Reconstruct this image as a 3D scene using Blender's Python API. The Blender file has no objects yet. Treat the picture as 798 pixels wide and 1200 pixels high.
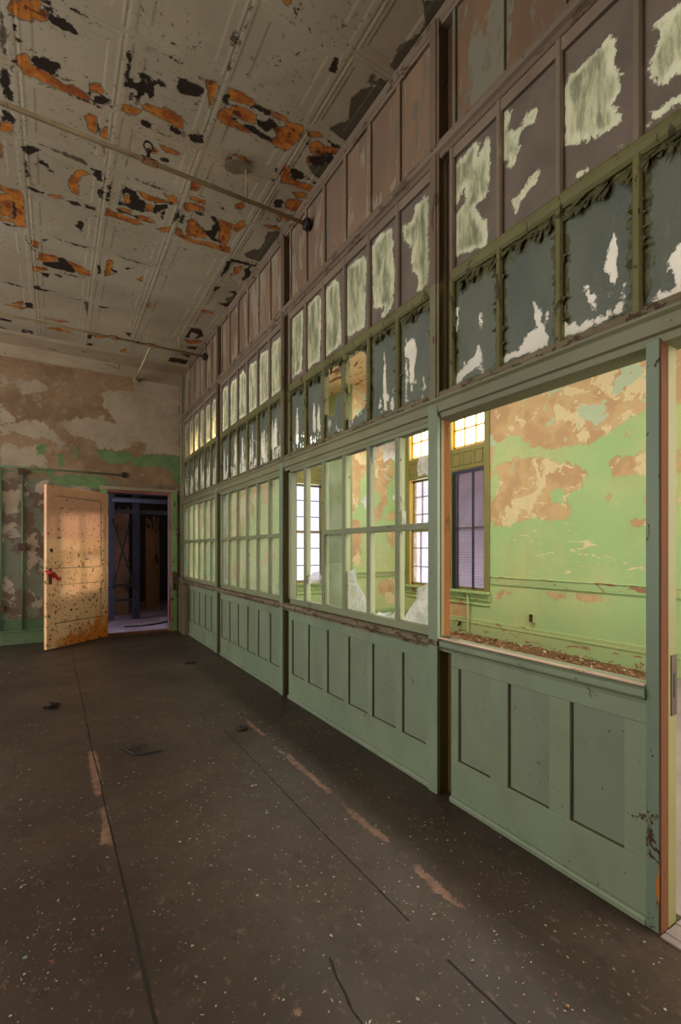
import bpy, bmesh, math, random
import numpy as np
from mathutils import Vector, Matrix, noise as mnoise

random.seed(7); RNG = np.random.default_rng(7)
scn = bpy.context.scene
COL = scn.collection

# ------------------------------------------------------------------ measurements (metres, taken off the photograph's perspective)
F, CX, CY, EYE = 555.0, 399.0, 644.5, 1.25
TH = math.atan((CX - 65) / F)
XP = 1.69        # face of the glazed partition
YB = 7.60        # end wall of the near room
ZC = 4.00        # ceiling
XW = 5.20        # window wall of the room beyond the partition
YC = 6.63        # face of the chimney breast in the far room
YNEAR = -3.2     # unseen end of both rooms
XL = -4.4        # unseen left wall

def ray(u, v):
    r = (u - CX) / F; w = (CY - v) / F
    return (r * math.cos(TH) + math.sin(TH), -r * math.sin(TH) + math.cos(TH), w)
def onX(D, u, v):
    x, y, z = ray(u, v); t = D / x; return (y * t, EYE + z * t)
def onY(B, u, v):
    x, y, z = ray(u, v); t = B / y; return (x * t, EYE + z * t)
def onZ(Z, u, v):
    x, y, z = ray(u, v); t = (Z - EYE) / z; return (x * t, y * t)
def px(o, s, pts):
    return [(o[0] + a / s, o[1] + b / s) for a, b in pts]

# ------------------------------------------------------------------ node helpers
def lin(c):
    out = []
    for k in c[:3]:
        k /= 255.0
        out.append(k / 12.92 if k <= 0.04045 else ((k + 0.055) / 1.055) ** 2.4)
    return (*out, 1.0)

class NT:
    def __init__(self, name):
        self.m = bpy.data.materials.new(name); self.m.use_nodes = True
        self.t = self.m.node_tree; self.t.nodes.clear()
        self.out = self.t.nodes.new('ShaderNodeOutputMaterial')
        self._pos = None
    def n(self, typ, **kw):
        nd = self.t.nodes.new(typ)
        for k, v in kw.items(): setattr(nd, k, v)
        return nd
    def link(self, a, b): self.t.links.new(a, b)
    def put(self, sock, v):
        if v is None: return
        if hasattr(v, 'is_linked') or hasattr(v, 'links'): self.link(v, sock)
        else: sock.default_value = v
    @property
    def pos(self):
        if self._pos is None: self._pos = self.n('ShaderNodeNewGeometry').outputs['Position']
        return self._pos
    def axis(self, i):
        s = self.n('ShaderNodeSeparateXYZ'); self.link(self.pos, s.inputs[0]); return s.outputs[i]
    def attr(self, name):
        return self.n('ShaderNodeAttribute', attribute_name=name).outputs['Fac']
    def scaled(self, sc, off=(0, 0, 0)):
        mp = self.n('ShaderNodeMapping'); self.link(self.pos, mp.inputs['Vector'])
        mp.inputs['Scale'].default_value = sc; mp.inputs['Location'].default_value = off
        return mp.outputs[0]
    def noise(self, scale, detail=4, rough=0.55, sc=(1, 1, 1), off=(0, 0, 0), dist=0.0):
        nd = self.n('ShaderNodeTexNoise'); self.link(self.scaled(sc, off), nd.inputs['Vector'])
        nd.inputs['Scale'].default_value = scale; nd.inputs['Detail'].default_value = detail
        nd.inputs['Roughness'].default_value = rough; nd.inputs['Distortion'].default_value = dist
        return nd.outputs['Fac']
    def math(self, op, a, b=None, c=None):
        nd = self.n('ShaderNodeMath', operation=op)
        self.put(nd.inputs[0], a); self.put(nd.inputs[1], b)
        if c is not None: self.put(nd.inputs[2], c)
        return nd.outputs[0]
    def step(self, v, lo, hi):
        nd = self.n('ShaderNodeMapRange', interpolation_type='SMOOTHSTEP', clamp=True)
        self.put(nd.inputs['Value'], v)
        nd.inputs['From Min'].default_value = lo; nd.inputs['From Max'].default_value = hi
        return nd.outputs['Result']
    def col(self, c): return lin(c)
    def mix(self, fac, a, b):
        nd = self.n('ShaderNodeMix', data_type='RGBA')
        self.put(nd.inputs[0], fac)
        self.put(nd.inputs[6], lin(a) if isinstance(a, tuple) else a)
        self.put(nd.inputs[7], lin(b) if isinstance(b, tuple) else b)
        return nd.outputs[2]
    def bump(self, h, strength=0.3, dist=0.01):
        nd = self.n('ShaderNodeBump'); self.put(nd.inputs['Height'], h)
        nd.inputs['Strength'].default_value = strength; nd.inputs['Distance'].default_value = dist
        return nd.outputs[0]
    def bsdf(self, color, rough=0.6, normal=None, spec=0.4, metallic=0.0):
        b = self.n('ShaderNodeBsdfPrincipled')
        self.put(b.inputs['Base Color'], lin(color) if isinstance(color, tuple) else color)
        self.put(b.inputs['Roughness'], rough); b.inputs['Specular IOR Level'].default_value = spec
        b.inputs['Metallic'].default_value = metallic
        if normal is not None: self.link(normal, b.inputs['Normal'])
        return b.outputs[0]
    def done(self, sh):
        self.link(sh, self.out.inputs['Surface']); return self.m

def worn(name, paint, paint2=None, chip=(95, 70, 52), amount=0.30, chip_scale=9, dirt=(60, 52, 40), dirt_amt=0.5, rough=0.55,
         stretch=(1, 1, 1), spots=0.0, bump=0.35, under=None, seed=0.0):
    """old paint: two tones of paint, dirt in soft blotches, chips down to what lies below"""
    N = NT(name); o = (seed, seed * 1.7, seed * .6)
    c = N.mix(N.step(N.noise(1.6, 4, .6, stretch, o), .35, .65), paint, paint2 or paint)
    c = N.mix(N.math('MULTIPLY', N.step(N.noise(3.2, 6, .65, stretch, (3.1 + seed, 0, 1)), .42, .8), dirt_amt), c, dirt)
    if under is not None:
        u = N.step(N.noise(chip_scale * .45, 7, .62, stretch, (9 + seed, 2, 0), .6), .62 - amount * .2, .635 - amount * .2)
        c = N.mix(u, c, under)
    f = N.step(N.noise(chip_scale, 7, .66, stretch, (5 + seed, 1, 7), .8), .70 - amount * .25, .715 - amount * .25)
    c = N.mix(f, c, chip)
    if spots:
        s = N.step(N.noise(42, 2, .5, (1, 1, 1), (seed, 0, 0)), .74 - spots, .75 - spots)
        c = N.mix(s, c, dirt)
    fine = N.noise(70, 3, .6, stretch)
    h = N.math('SUBTRACT', N.math('MULTIPLY', fine, .25), N.math('MULTIPLY', f, 1.0))
    return N.done(N.bsdf(c, rough, N.bump(h, bump, .004)))

def plain(name, c, rough=0.6, metallic=0.0, var=0.15, scale=12):
    N = NT(name); d = tuple(k * (1 - var) for k in c)
    k = N.mix(N.step(N.noise(scale, 5, .6), .3, .7), c, d)
    return N.done(N.bsdf(k, rough, None, .4, metallic))

# ------------------------------------------------------------------ mesh helpers
class MB:
    def __init__(self): self.v = []; self.f = []; self.mi = []
    def box(self, x0, x1, y0, y1, z0, z1, mi=0):
        b = len(self.v)
        self.v += [(x0, y0, z0), (x1, y0, z0), (x1, y1, z0), (x0, y1, z0), (x0, y0, z1), (x1, y0, z1), (x1, y1, z1), (x0, y1, z1)]
        for q in ((0, 3, 2, 1), (4, 5, 6, 7), (0, 1, 5, 4), (1, 2, 6, 5), (2, 3, 7, 6), (3, 0, 4, 7)):
            self.f.append(tuple(b + i for i in q)); self.mi.append(mi)
        return self
    def prism(self, prof, a0, a1, axis='y', mi=0):
        """closed 2D profile swept straight; axis y: profile in (x,z); axis x: profile in (y,z); axis z: profile in (x,y)"""
        b = len(self.v); n = len(prof)
        def P(p, a): return (p[0], a, p[1]) if axis == 'y' else (a, p[0], p[1]) if axis == 'x' else (p[0], p[1], a)
        for a in (a0, a1): self.v += [P(p, a) for p in prof]
        for i in range(n):
            j = (i + 1) % n
            self.f.append((b + i, b + j, b + n + j, b + n + i)); self.mi.append(mi)
        self.f.append(tuple(b + i for i in reversed(range(n)))); self.mi.append(mi)
        self.f.append(tuple(b + n + i for i in range(n))); self.mi.append(mi)
        return self
    def tube(self, pts, r, n=10, mi=0):
        pts = [Vector(p) for p in pts]; b = len(self.v); m = len(pts)
        rr = r if isinstance(r, (list, tuple)) else [r] * m
        for i, p in enumerate(pts):
            d = (pts[min(i + 1, m - 1)] - pts[max(i - 1, 0)]).normalized()
            up = Vector((0, 0, 1)) if abs(d.z) < .9 else Vector((1, 0, 0))
            s = d.cross(up).normalized(); t = s.cross(d)
            for k in range(n):
                a = 2 * math.pi * k / n
                self.v.append(tuple(p + (s * math.cos(a) + t * math.sin(a)) * rr[i]))
        for i in range(m - 1):
            for k in range(n):
                l = (k + 1) % n
                self.f.append((b + i * n + k, b + i * n + l, b + (i + 1) * n + l, b + (i + 1) * n + k)); self.mi.append(mi)
        self.f.append(tuple(b + k for k in reversed(range(n)))); self.mi.append(mi)
        self.f.append(tuple(b + (m - 1) * n + k for k in range(n))); self.mi.append(mi)
        return self
    def poly(self, pts, mi=0):
        b = len(self.v); self.v += [tuple(p) for p in pts]; self.f.append(tuple(range(b, b + len(pts)))); self.mi.append(mi)
        return self
    def slab(self, pts, d, mi=0):
        """flat outline given thickness along vector d"""
        d = Vector(d); b = len(self.v); n = len(pts)
        self.v += [tuple(p) for p in pts] + [tuple(Vector(p) + d) for p in pts]
        self.f.append(tuple(range(b, b + n))); self.f.append(tuple(b + n + i for i in reversed(range(n)))); self.mi += [mi, mi]
        for i in range(n):
            j = (i + 1) % n
            self.f.append((b + i, b + n + i, b + n + j, b + j)); self.mi.append(mi)
        return self
    def build(self, name, mats, parent=None, bevel=0.0, smooth=False):
        me = bpy.data.meshes.new(name); me.from_pydata(self.v, [], self.f); me.update()
        bm = bmesh.new(); bm.from_mesh(me); bmesh.ops.recalc_face_normals(bm, faces=bm.faces); bm.to_mesh(me); bm.free()
        for m in (mats if isinstance(mats, (list, tuple)) else [mats]): me.materials.append(m)
        me.polygons.foreach_set('material_index', self.mi)
        if smooth: me.polygons.foreach_set('use_smooth', [True] * len(me.polygons))
        o = bpy.data.objects.new(name, me); COL.objects.link(o)
        if parent is not None: o.parent = parent
        if bevel:
            md = o.modifiers.new('edge', 'BEVEL'); md.width = bevel; md.segments = 2; md.limit_method = 'ANGLE'; md.angle_limit = 0.6
        return o

def tag(o, label, cat=None, group=None, kind=None):
    if label: o['label'] = label
    if cat: o['category'] = cat
    if group: o['group'] = group
    if kind: o['kind'] = kind
    return o
def empty(name, label=None, cat=None, loc=(0, 0, 0), kind=None, group=None):
    o = bpy.data.objects.new(name, None); COL.objects.link(o); o.location = loc; o.empty_display_size = .1
    return tag(o, label, cat, group, kind)

def coords(lo, hi, stepv, extra=()):
    n = max(1, int(round((hi - lo) / stepv)))
    a = list(np.linspace(lo, hi, n + 1))
    for e in extra:
        if lo < e < hi:
            a = [k for k in a if abs(k - e) > stepv * .3 or k in (lo, hi)] + [e]
    return np.array(sorted(set(a)))

def grid(name, A, B, to3d, mat, attrs=None, holes=(), parent=None, flip=False, disp=None, smooth=False):
    """grid over A x B; attrs name -> function(P Nx2) giving a float per vertex; holes = rectangles left open"""
    na, nb = len(A), len(B)
    aa, bb = np.meshgrid(A, B, indexing='ij'); P = np.stack([aa.ravel(), bb.ravel()], 1)
    d = disp(P) if disp is not None else np.zeros(len(P))
    V = [to3d(p[0], p[1], q) for p, q in zip(P.tolist(), d.tolist())]
    Fc = []
    for i in range(na - 1):
        am = (A[i] + A[i + 1]) / 2
        for j in range(nb - 1):
            bm_ = (B[j] + B[j + 1]) / 2
            if any(h[0] < am < h[1] and h[2] < bm_ < h[3] for h in holes): continue
            q = (i * nb + j, (i + 1) * nb + j, (i + 1) * nb + j + 1, i * nb + j + 1)
            Fc.append(q[::-1] if flip else q)
    me = bpy.data.meshes.new(name); me.from_pydata(V, [], Fc); me.update()
    for k, fn in (attrs or {}).items():
        at = me.attributes.new(k, 'FLOAT', 'POINT'); at.data.foreach_set('value', np.asarray(fn(P), dtype=np.float32))
    me.materials.append(mat)
    if smooth: me.polygons.foreach_set('use_smooth', [True] * len(me.polygons))
    o = bpy.data.objects.new(name, me); COL.objects.link(o)
    if parent is not None: o.parent = parent
    return o

def sdf(polys, P, far=0.15):
    """signed distance (positive inside) to the union of polygons, clipped"""
    out = np.full(len(P), -far)
    for pl in polys:
        pl = np.array(pl, float)
        lo = pl.min(0) - far; hi = pl.max(0) + far
        ix = np.where((P[:, 0] > lo[0]) & (P[:, 0] < hi[0]) & (P[:, 1] > lo[1]) & (P[:, 1] < hi[1]))[0]
        if not len(ix): continue
        Q = P[ix]; d2 = np.full(len(Q), 1e9); ins = np.zeros(len(Q), bool)
        for i in range(len(pl)):
            a = pl[i]; b = pl[(i + 1) % len(pl)]; e = b - a; w = Q - a
            t = np.clip((w @ e) / max(e @ e, 1e-12), 0, 1)
            d2 = np.minimum(d2, ((w - t[:, None] * e) ** 2).sum(1))
            c = (a[1] <= Q[:, 1]) != (b[1] <= Q[:, 1])
            with np.errstate(divide='ignore', invalid='ignore'):
                xi = a[0] + (Q[:, 1] - a[1]) / (b[1] - a[1]) * e[0] if b[1] != a[1] else np.full(len(Q), 1e9)
            ins ^= c & (Q[:, 0] < xi)
        d = np.sqrt(d2); s = np.where(ins, d, -d)
        out[ix] = np.maximum(out[ix], s)
    return np.clip(out, -far, far)

# ------------------------------------------------------------------ materials
def mat_mask(N, attr, amp, scale, off=(0, 0, 0), soft=.004, sc=(1, 1, 1), detail=6, bias=0.0):
    n = N.math('ADD', N.math('SUBTRACT', N.noise(scale, detail, .7, sc, off, .5), .5), N.math('MULTIPLY', N.math('SUBTRACT', N.noise(scale * 4.3, 5, .7, sc, off), .5), .45))
    d = N.math('ADD', N.attr(attr), N.math('MULTIPLY', n, amp * 1.9))
    return N.step(N.math('ADD', d, bias), -soft, soft)

def make_ceiling():
    N = NT('old_ceiling_paint')
    c = N.mix(N.step(N.noise(1.1, 5, .6), .35, .7), (176, 166, 146), (158, 146, 126))
    c = N.mix(N.math('MULTIPLY', N.step(N.noise(4, 7, .7), .5, .8), .35), c, (120, 104, 84))
    # spatter of little bare spots, gathered in clouds
    cl = N.math('MAXIMUM', N.step(N.noise(1.7, 3, .5, (1, 1, 1), (4, 4, 0)), .46, .6), N.step(N.math('MAXIMUM', N.attr('rust'), N.attr('dark')), -.10, -.02))
    sp = N.math('MULTIPLY', N.step(N.noise(30, 6, .75, (1, 1.0, 1), (1, 1, 1), .6), .60, .615), cl)
    c = N.mix(sp, c, (70, 56, 42))
    gr = mat_mask(N, 'grey', .035, 22, (5, 1, 0)); c = N.mix(gr, c, (84, 76, 62))
    og = mat_mask(N, 'rust', .03, 14, (2, 0, 0), .003)
    oc = N.mix(N.step(N.noise(7, 5, .65, (1, 1, 1), (8, 0, 0)), .38, .62), (196, 124, 48), (140, 72, 30))
    oc = N.mix(N.step(N.noise(13, 6, .7, (1, 1, 1), (2, 8, 0)), .56, .6), oc, (96, 48, 22))
    c = N.mix(og, c, oc)
    rim = N.math('SUBTRACT', mat_mask(N, 'rust', .03, 14, (2, 0, 0), .003, bias=.006), og)
    dk = mat_mask(N, 'dark', .04, 24, (0, 3, 0), .003); c = N.mix(N.math('MULTIPLY', rim, .8), c, (60, 40, 26)); c = N.mix(dk, c, (36, 25, 17))
    h = N.math('SUBTRACT', N.math('MULTIPLY', N.noise(50, 3, .6), .2), N.math('MAXIMUM', N.math('MAXIMUM', og, dk), gr))
    return N.done(N.bsdf(c, .62, N.bump(h, .5, .004)))

def make_backwall():
    N = NT('peeling_end_wall')
    base = N.mix(N.step(N.noise(2.2, 6, .65), .4, .62), (150, 122, 94), (128, 102, 78))
    base = N.mix(N.math('MULTIPLY', N.step(N.noise(9, 6, .7), .55, .62), .6), base, (168, 142, 114))
    low = N.step(N.math('ADD', N.axis(2), N.math('MULTIPLY', N.noise(3, 5, .6), .5)), 2.55, 2.4)
    base = N.mix(low, base, N.mix(N.step(N.noise(3.3, 6, .6, (1, 1, 1), (3, 0, 9)), .47, .5), (106, 88, 72), (112, 114, 96)))
    lw2 = N.math('MULTIPLY', low, N.step(N.noise(4.5, 7, .68, (1, 1, 1), (13, 0, 2), .4), .57, .585))
    base = N.mix(lw2, base, (158, 146, 128))
    g = mat_mask(N, 'pale', .12, 7, (1, 0, 3), .004)
    pc = N.mix(N.step(N.noise(2.5, 5, .6, (1, 1, 1), (7, 7, 7)), .4, .7), (172, 156, 134), (150, 134, 114))
    c = N.mix(g, base, pc)
    gr = mat_mask(N, 'green', .07, 12, (6, 0, 1), .004)
    gc = N.mix(N.step(N.noise(5, 4, .6), .4, .7), (108, 134, 86), (92, 118, 76))
    c = N.mix(gr, c, gc)
    lower = N.step(N.math('ADD', N.axis(2), N.math('MULTIPLY', N.noise(14, 5, .7, (1, 1, 1), (4, 4, 4)), .12)), .40, .38)
    c = N.mix(lower, c, (82, 106, 72))
    ck = N.noise(6, 8, .75, (1, 1, 1), (2, 8, 2), 1.0)
    crack = N.math('SUBTRACT', 1.0, N.step(N.math('ABSOLUTE', N.math('SUBTRACT', ck, .5)), .0, .006))
    c = N.mix(N.math('MULTIPLY', crack, .7), c, (54, 40, 30))
    h = N.math('ADD', N.math('MAXIMUM', g, gr), N.math('MULTIPLY', N.noise(40, 4, .6), .3))
    return N.done(N.bsdf(c, .75, N.bump(h, .5, .005)))

def make_farwall():
    N = NT('green_peeling_plaster')
    grn = N.mix(N.step(N.noise(1.1, 4, .55), .35, .65), (158, 190, 130), (178, 192, 132))
    grn = N.mix(N.math('MULTIPLY', N.step(N.noise(5, 6, .7), .58, .66), .4), grn, (182, 196, 140))
    tan = N.mix(N.step(N.noise(3.2, 5, .6, (1, 1, 1), (4, 0, 0)), .42, .6), (198, 168, 122), (184, 150, 110))
    cream = N.step(N.noise(2.6, 7, .66, (1, 1, 1), (2, 6, 1), .5), .545, .555)
    tan = N.mix(cream, tan, (212, 196, 152))
    hi = N.math('MULTIPLY', N.step(N.noise(3.1, 6, .6, (1, 1, 1), (12, 1, 1), .4), .60, .61), N.step(N.axis(2), 2.2, 2.6))
    tan = N.mix(hi, tan, (176, 192, 160))
    t = mat_mask(N, 'tan', .12, 7, (3, 3, 3), .005)
    c = N.mix(t, grn, tan)
    fl = N.step(N.noise(7, 8, .68, (1, .6, 1.9), (5, 5, 5), .6), .60, .61)
    c = N.mix(N.math('MULTIPLY', fl, N.step(N.attr('flake'), -.02, .05)), c, (220, 204, 164))
    ck = N.noise(3.4, 8, .72, (1, 1, 1), (2, 8, 2), 1.2)
    crack = N.math('SUBTRACT', 1.0, N.step(N.math('ABSOLUTE', N.math('SUBTRACT', ck, .5)), .0, .004))
    c = N.mix(N.math('MULTIPLY', crack, N.math('MULTIPLY', N.step(N.noise(1.3, 3, .5, (1, 1, 1), (7, 1, 0)), .45, .6), .6)), c, (150, 116, 84))
    st = N.step(N.noise(2.6, 6, .7, (1, 1, .35), (7, 3, 1)), .52, .72)
    c = N.mix(N.math('MULTIPLY', st, .3), c, (176, 150, 100))
    ed = N.math('SUBTRACT', mat_mask(N, 'tan', .12, 7, (3, 3, 3), .005, bias=.006), t)
    c = N.mix(N.math('MULTIPLY', ed, .5), c, (170, 130, 98))
    h = N.math('SUBTRACT', N.math('MULTIPLY', N.noise(30, 4, .6), .3), t)
    return N.done(N.bsdf(c, .7, N.bump(h, .5, .004)))

def make_floor():
    N = NT('worn_brown_linoleum')
    c = N.mix(N.step(N.noise(.9, 5, .6), .35, .68), (74, 60, 51), (54, 44, 38))
    c = N.mix(N.math('MULTIPLY', N.step(N.noise(7, 7, .7, (1, 1, 1), (2, 2, 2)), .45, .7), .6), c, (56, 44, 38))
    c = N.mix(N.math('MULTIPLY', N.step(N.noise(26, 6, .75, (1, .7, 1), (7, 2, 2)), .56, .66), .55), c, (116, 94, 80))
    c = N.mix(N.math('MULTIPLY', N.step(N.noise(15, 7, .75, (1, 1, 1), (1, 7, 2)), .56, .64), .6), c, (46, 37, 32))
    dust = N.math('MULTIPLY', N.step(N.noise(90, 3, .6), .70, .72), N.step(N.noise(2.4, 4, .6, (1, 1, 1), (9, 9, 9)), .45, .65))
    c = N.mix(dust, c, (170, 154, 134))
    w = mat_mask(N, 'wear', .035, 30, (1, 1, 1), .003); c = N.mix(w, c, N.mix(N.step(N.noise(16, 5, .6), .4, .6), (138, 106, 88), (112, 84, 70)))
    r = N.math('ADD', .36, N.math('MULTIPLY', N.noise(3.5, 6, .65, (1, 1, 1), (4, 4, 4)), .34))
    h = N.math('ADD', N.noise(5, 6, .6), N.math('MULTIPLY', N.noise(60, 4, .6), .15))
    return N.done(N.bsdf(c, r, N.bump(h, .25, .006), .45))

def make_scraped(name, paint, paint2, clear, clear2, amp=.05, nscale=24, dirt=None):
    """pane painted over, its paint scraped off inside the shape carried by the mesh: there the daylit film lets light through"""
    N = NT(name)
    p = N.mix(N.step(N.noise(5, 5, .6), .35, .65), paint, paint2)
    fine = N.noise(60, 4, .65, (1, 1, .35))
    p_sh = N.bsdf(p, .6, N.bump(fine, .3, .003))
    st = N.noise(11, 6, .7, (1, 1.6, .35), (3, 1, 1), .3)
    tc = N.mix(N.step(st, .36, .66), clear, clear2)
    edge = N.step(N.math('ADD', N.attr('bare'), N.math('MULTIPLY', N.math('SUBTRACT', N.noise(18, 6, .7, (1, 1, .5)), .5), .12)), .045, .005)
    tc = N.mix(N.math('MULTIPLY', edge, .75), tc, (170, 173, 156))
    tr = N.n('ShaderNodeBsdfTranslucent'); N.link(tc, tr.inputs[0])
    df = N.bsdf(N.mix(.5, tc, (150, 150, 120)), .5)
    ms = N.n('ShaderNodeMixShader'); ms.inputs[0].default_value = .18; N.link(tr.outputs[0], ms.inputs[1]); N.link(df, ms.inputs[2])
    f = mat_mask(N, 'bare', amp, nscale, (2, 2, 2), .003)
    m2 = N.n('ShaderNodeMixShader'); N.link(f, m2.inputs[0]); N.link(p_sh, m2.inputs[1]); N.link(ms.outputs[0], m2.inputs[2])
    return N.done(m2.outputs[0])

def make_bluepane():
    """blue-grey painted pane: green paint left ragged round the rim, slits where the film has split and daylight shows, holes broken out"""
    N = NT('blue_grey_painted_pane')
    b = N.mix(N.step(N.noise(4, 5, .6, (1, 1, .4)), .35, .7), (104, 110, 98), (88, 96, 88))
    b = N.mix(N.math('MULTIPLY', N.step(N.noise(16, 6, .7, (1, 1.4, .3)), .58, .66), .35), b, (120, 126, 110))
    rim = N.step(N.math('ADD', N.attr('rim'), N.math('MULTIPLY', N.math('SUBTRACT', N.noise(22, 5, .65, (1, 1, .8), (1, 2, 3), .5), .5), .09)), .022, .018)
    gp = N.mix(N.step(N.noise(26, 5, .7), .4, .62), (96, 98, 60), (58, 56, 38))
    c = N.mix(rim, b, gp)
    solid = N.bsdf(c, .5, N.bump(N.math('ADD', rim, N.noise(50, 3, .6)), .5, .005))
    sl = N.noise(24, 5, .62, (1, 1.9, .42), (6, 1, 2), .25)
    low = N.attr('low')
    slit = N.step(N.math('SUBTRACT', sl, N.math('MULTIPLY', low, .52)), .565, .575)
    slit = N.math('MULTIPLY', slit, N.math('SUBTRACT', 1.0, rim))
    gap = N.math('MAXIMUM', slit, mat_mask(N, 'gap', .03, 34, (1, 1, 5), .002))
    tr = N.n('ShaderNodeBsdfTranslucent'); tr.inputs[0].default_value = lin((196, 198, 200))
    clear = N.n('ShaderNodeBsdfTransparent')
    m0 = N.n('ShaderNodeMixShader'); m0.inputs[0].default_value = .35; N.link(tr.outputs[0], m0.inputs[1]); N.link(clear.outputs[0], m0.inputs[2])
    m1 = N.n('ShaderNodeMixShader'); N.link(gap, m1.inputs[0]); N.link(solid, m1.inputs[1]); N.link(m0.outputs[0], m1.inputs[2])
    hole = mat_mask(N, 'hole', .01, 40, (1, 4, 5), .002)
    m2 = N.n('ShaderNodeMixShader'); N.link(hole, m2.inputs[0]); N.link(m1.outputs[0], m2.inputs[1]); N.link(clear.outputs[0], m2.inputs[2])
    return N.done(m2.outputs[0])

def make_glass(name, haze=.04, tint=(246, 250, 246), hazec=(220, 224, 220), trans=True):
    N = NT(name)
    t = N.n('ShaderNodeBsdfTransparent'); t.inputs[0].default_value = lin(tint)
    g = N.n('ShaderNodeBsdfGlossy'); g.inputs['Roughness'].default_value = .06
    fr = N.n('ShaderNodeFresnel'); fr.inputs['IOR'].default_value = 1.45
    m1 = N.n('ShaderNodeMixShader'); N.link(N.math('MULTIPLY', fr.outputs[0], .3), m1.inputs[0]); N.link(t.outputs[0], m1.inputs[1]); N.link(g.outputs[0], m1.inputs[2])
    tl = N.n('ShaderNodeBsdfTranslucent'); tl.inputs[0].default_value = lin(hazec)
    df = N.n('ShaderNodeBsdfDiffuse'); df.inputs[0].default_value = lin(hazec)
    a = N.n('ShaderNodeMixShader'); a.inputs[0].default_value = .2; N.link(tl.outputs[0], a.inputs[1]); N.link(df.outputs[0], a.inputs[2])
    hz = N.math('MULTIPLY', N.step(N.noise(4, 5, .65), .2, .85), haze * 2)
    m2 = N.n('ShaderNodeMixShader'); N.link(hz, m2.inputs[0]); N.link(m1.outputs[0], m2.inputs[1]); N.link(a.outputs[0], m2.inputs[2])
    return N.done(m2.outputs[0])

def make_door():
    N = NT('cream_orange_paint_and_glow')
    z = N.axis(2)
    c = N.mix(N.step(N.math('ADD', z, N.math('MULTIPLY', N.noise(5, 3, .5), .12)), 1.42, 1.48), (248, 202, 152), (232, 178, 146))  # paler lower part paints in the sunlit area below a shadow edge
    c = N.mix(N.step(N.noise(3, 5, .6, (1, 1, .6)), .45, .75), c, (222, 166, 116))
    amber = N.step(N.math('ADD', N.math('SUBTRACT', N.noise(6, 5, .65, (1, 1, .6), (3, 1, 1)), N.math('MULTIPLY', z, .8)), N.math('MULTIPLY', N.axis(0), .55)), .42, .62)
    c = N.mix(N.math('MULTIPLY', N.step(N.noise(5, 6, .65, (1, 1, .22), (6, 2, 1)), .48, .7), .45), c, (176, 118, 78))
    c = N.mix(amber, c, (216, 128, 44))  # warm glow painted in low on the hinge side
    blue = N.step(N.noise(11, 5, .6, (1, 1, 1), (8, 2, 2), .4), .69, .70); c = N.mix(blue, c, (108, 112, 120))
    lowz = N.math('MULTIPLY', N.step(z, 2.0, .6), .05)
    sp = N.step(N.math('ADD', N.noise(24, 5, .62, (1, 1, 1.2), (1, 1, 1), .3), lowz), .645, .655)
    c = N.mix(sp, c, (56, 38, 26))
    return N.done(N.bsdf(c, .5, N.bump(N.math('MULTIPLY', sp, -1.0), .4, .003)))

M = {}
M['ceiling'] = make_ceiling(); M['back'] = make_backwall(); M['farwall'] = make_farwall(); M['floor'] = make_floor(); M['door'] = make_door()
M['green'] = worn('grey_green_wood_paint', (128, 142, 118), (116, 133, 112), (74, 58, 44), .12, 11, (96, 96, 76), .45, .5, (1, 1, .7), .02, .3)
M['post'] = worn('olive_brown_post_paint', (124, 118, 92), (110, 100, 78), (86, 62, 44), .25, 12, (74, 62, 44), .5, .55, (1, 1, .35), .0, .35, seed=2)
M['channel'] = worn('dark_olive_channel', (124, 112, 66), (104, 92, 54), (96, 64, 38), .2, 9, (54, 44, 28), .5, .6, (1, 1, .3), seed=4)
M['edge_shade'] = worn('brown_edge_shade', (92, 84, 60), (76, 68, 48), (40, 32, 24), .3, 14, (50, 40, 30), .5, .7, seed=33)  # dark brown standing in for shade at panel edges
M['header'] = worn('olive_header_paint', (132, 132, 102), (116, 116, 90), (92, 74, 58), .2, 13, (84, 78, 56), .5, .55, (1, .5, 1), seed=5)
M['crust'] = worn('crusted_brown_rail_paint', (128, 118, 96), (116, 100, 82), (80, 62, 48), .6, 22, (64, 54, 40), .6, .8, (1, .7, 1), bump=.9, seed=6)
M['olive'] = worn('flaking_olive_sash_paint', (114, 112, 68), (98, 96, 60), (66, 56, 36), .45, 16, (70, 66, 38), .5, .65, (1, 1, .6), bump=.7, seed=7)
M['mauve'] = worn('mauve_grey_sash_paint', (128, 113, 98), (116, 103, 90), (140, 128, 106), .25, 12, (88, 74, 64), .5, .6, (1, 1, .4), seed=8)
M['frieze'] = worn('pink_brown_frieze_boards', (136, 112, 90), (122, 100, 82), (112, 100, 86), .55, 13, (92, 74, 58), .5, .7, (1, 1, .2), under=(144, 130, 112), seed=9)
M['frieze_near'] = worn('bare_brown_frieze_boards', (122, 96, 74), (108, 88, 70), (112, 106, 92), .5, 11, (92, 68, 50), .45, .7, (1, 1, .35), under=(122, 118, 102), seed=10)
M['mold'] = worn('mauve_moulding_paint', (124, 108, 92), (110, 95, 80), (84, 66, 52), .55, 16, (92, 76, 62), .5, .65, (1, .4, 1), seed=11)
M['muntin'] = worn('pale_green_muntin_paint', (176, 182, 138), (156, 160, 118), (96, 76, 50), .2, 14, (110, 104, 70), .4, .5, (1, 1, .5), seed=12)
M['muntin_dk'] = worn('grey_green_sash_paint', (134, 142, 112), (120, 126, 100), (80, 64, 46), .2, 13, (84, 80, 58), .4, .5, (1, .6, .6), seed=13)
M['postup'] = worn('mauve_brown_post_paint', (118, 100, 84), (104, 88, 74), (80, 60, 46), .4, 12, (74, 58, 46), .5, .6, (1, 1, .3), seed=36)
M['chanup'] = worn('brown_channel_paint', (104, 84, 64), (90, 72, 54), (66, 48, 36), .3, 10, (60, 46, 36), .5, .6, (1, 1, .3), seed=37)
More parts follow.
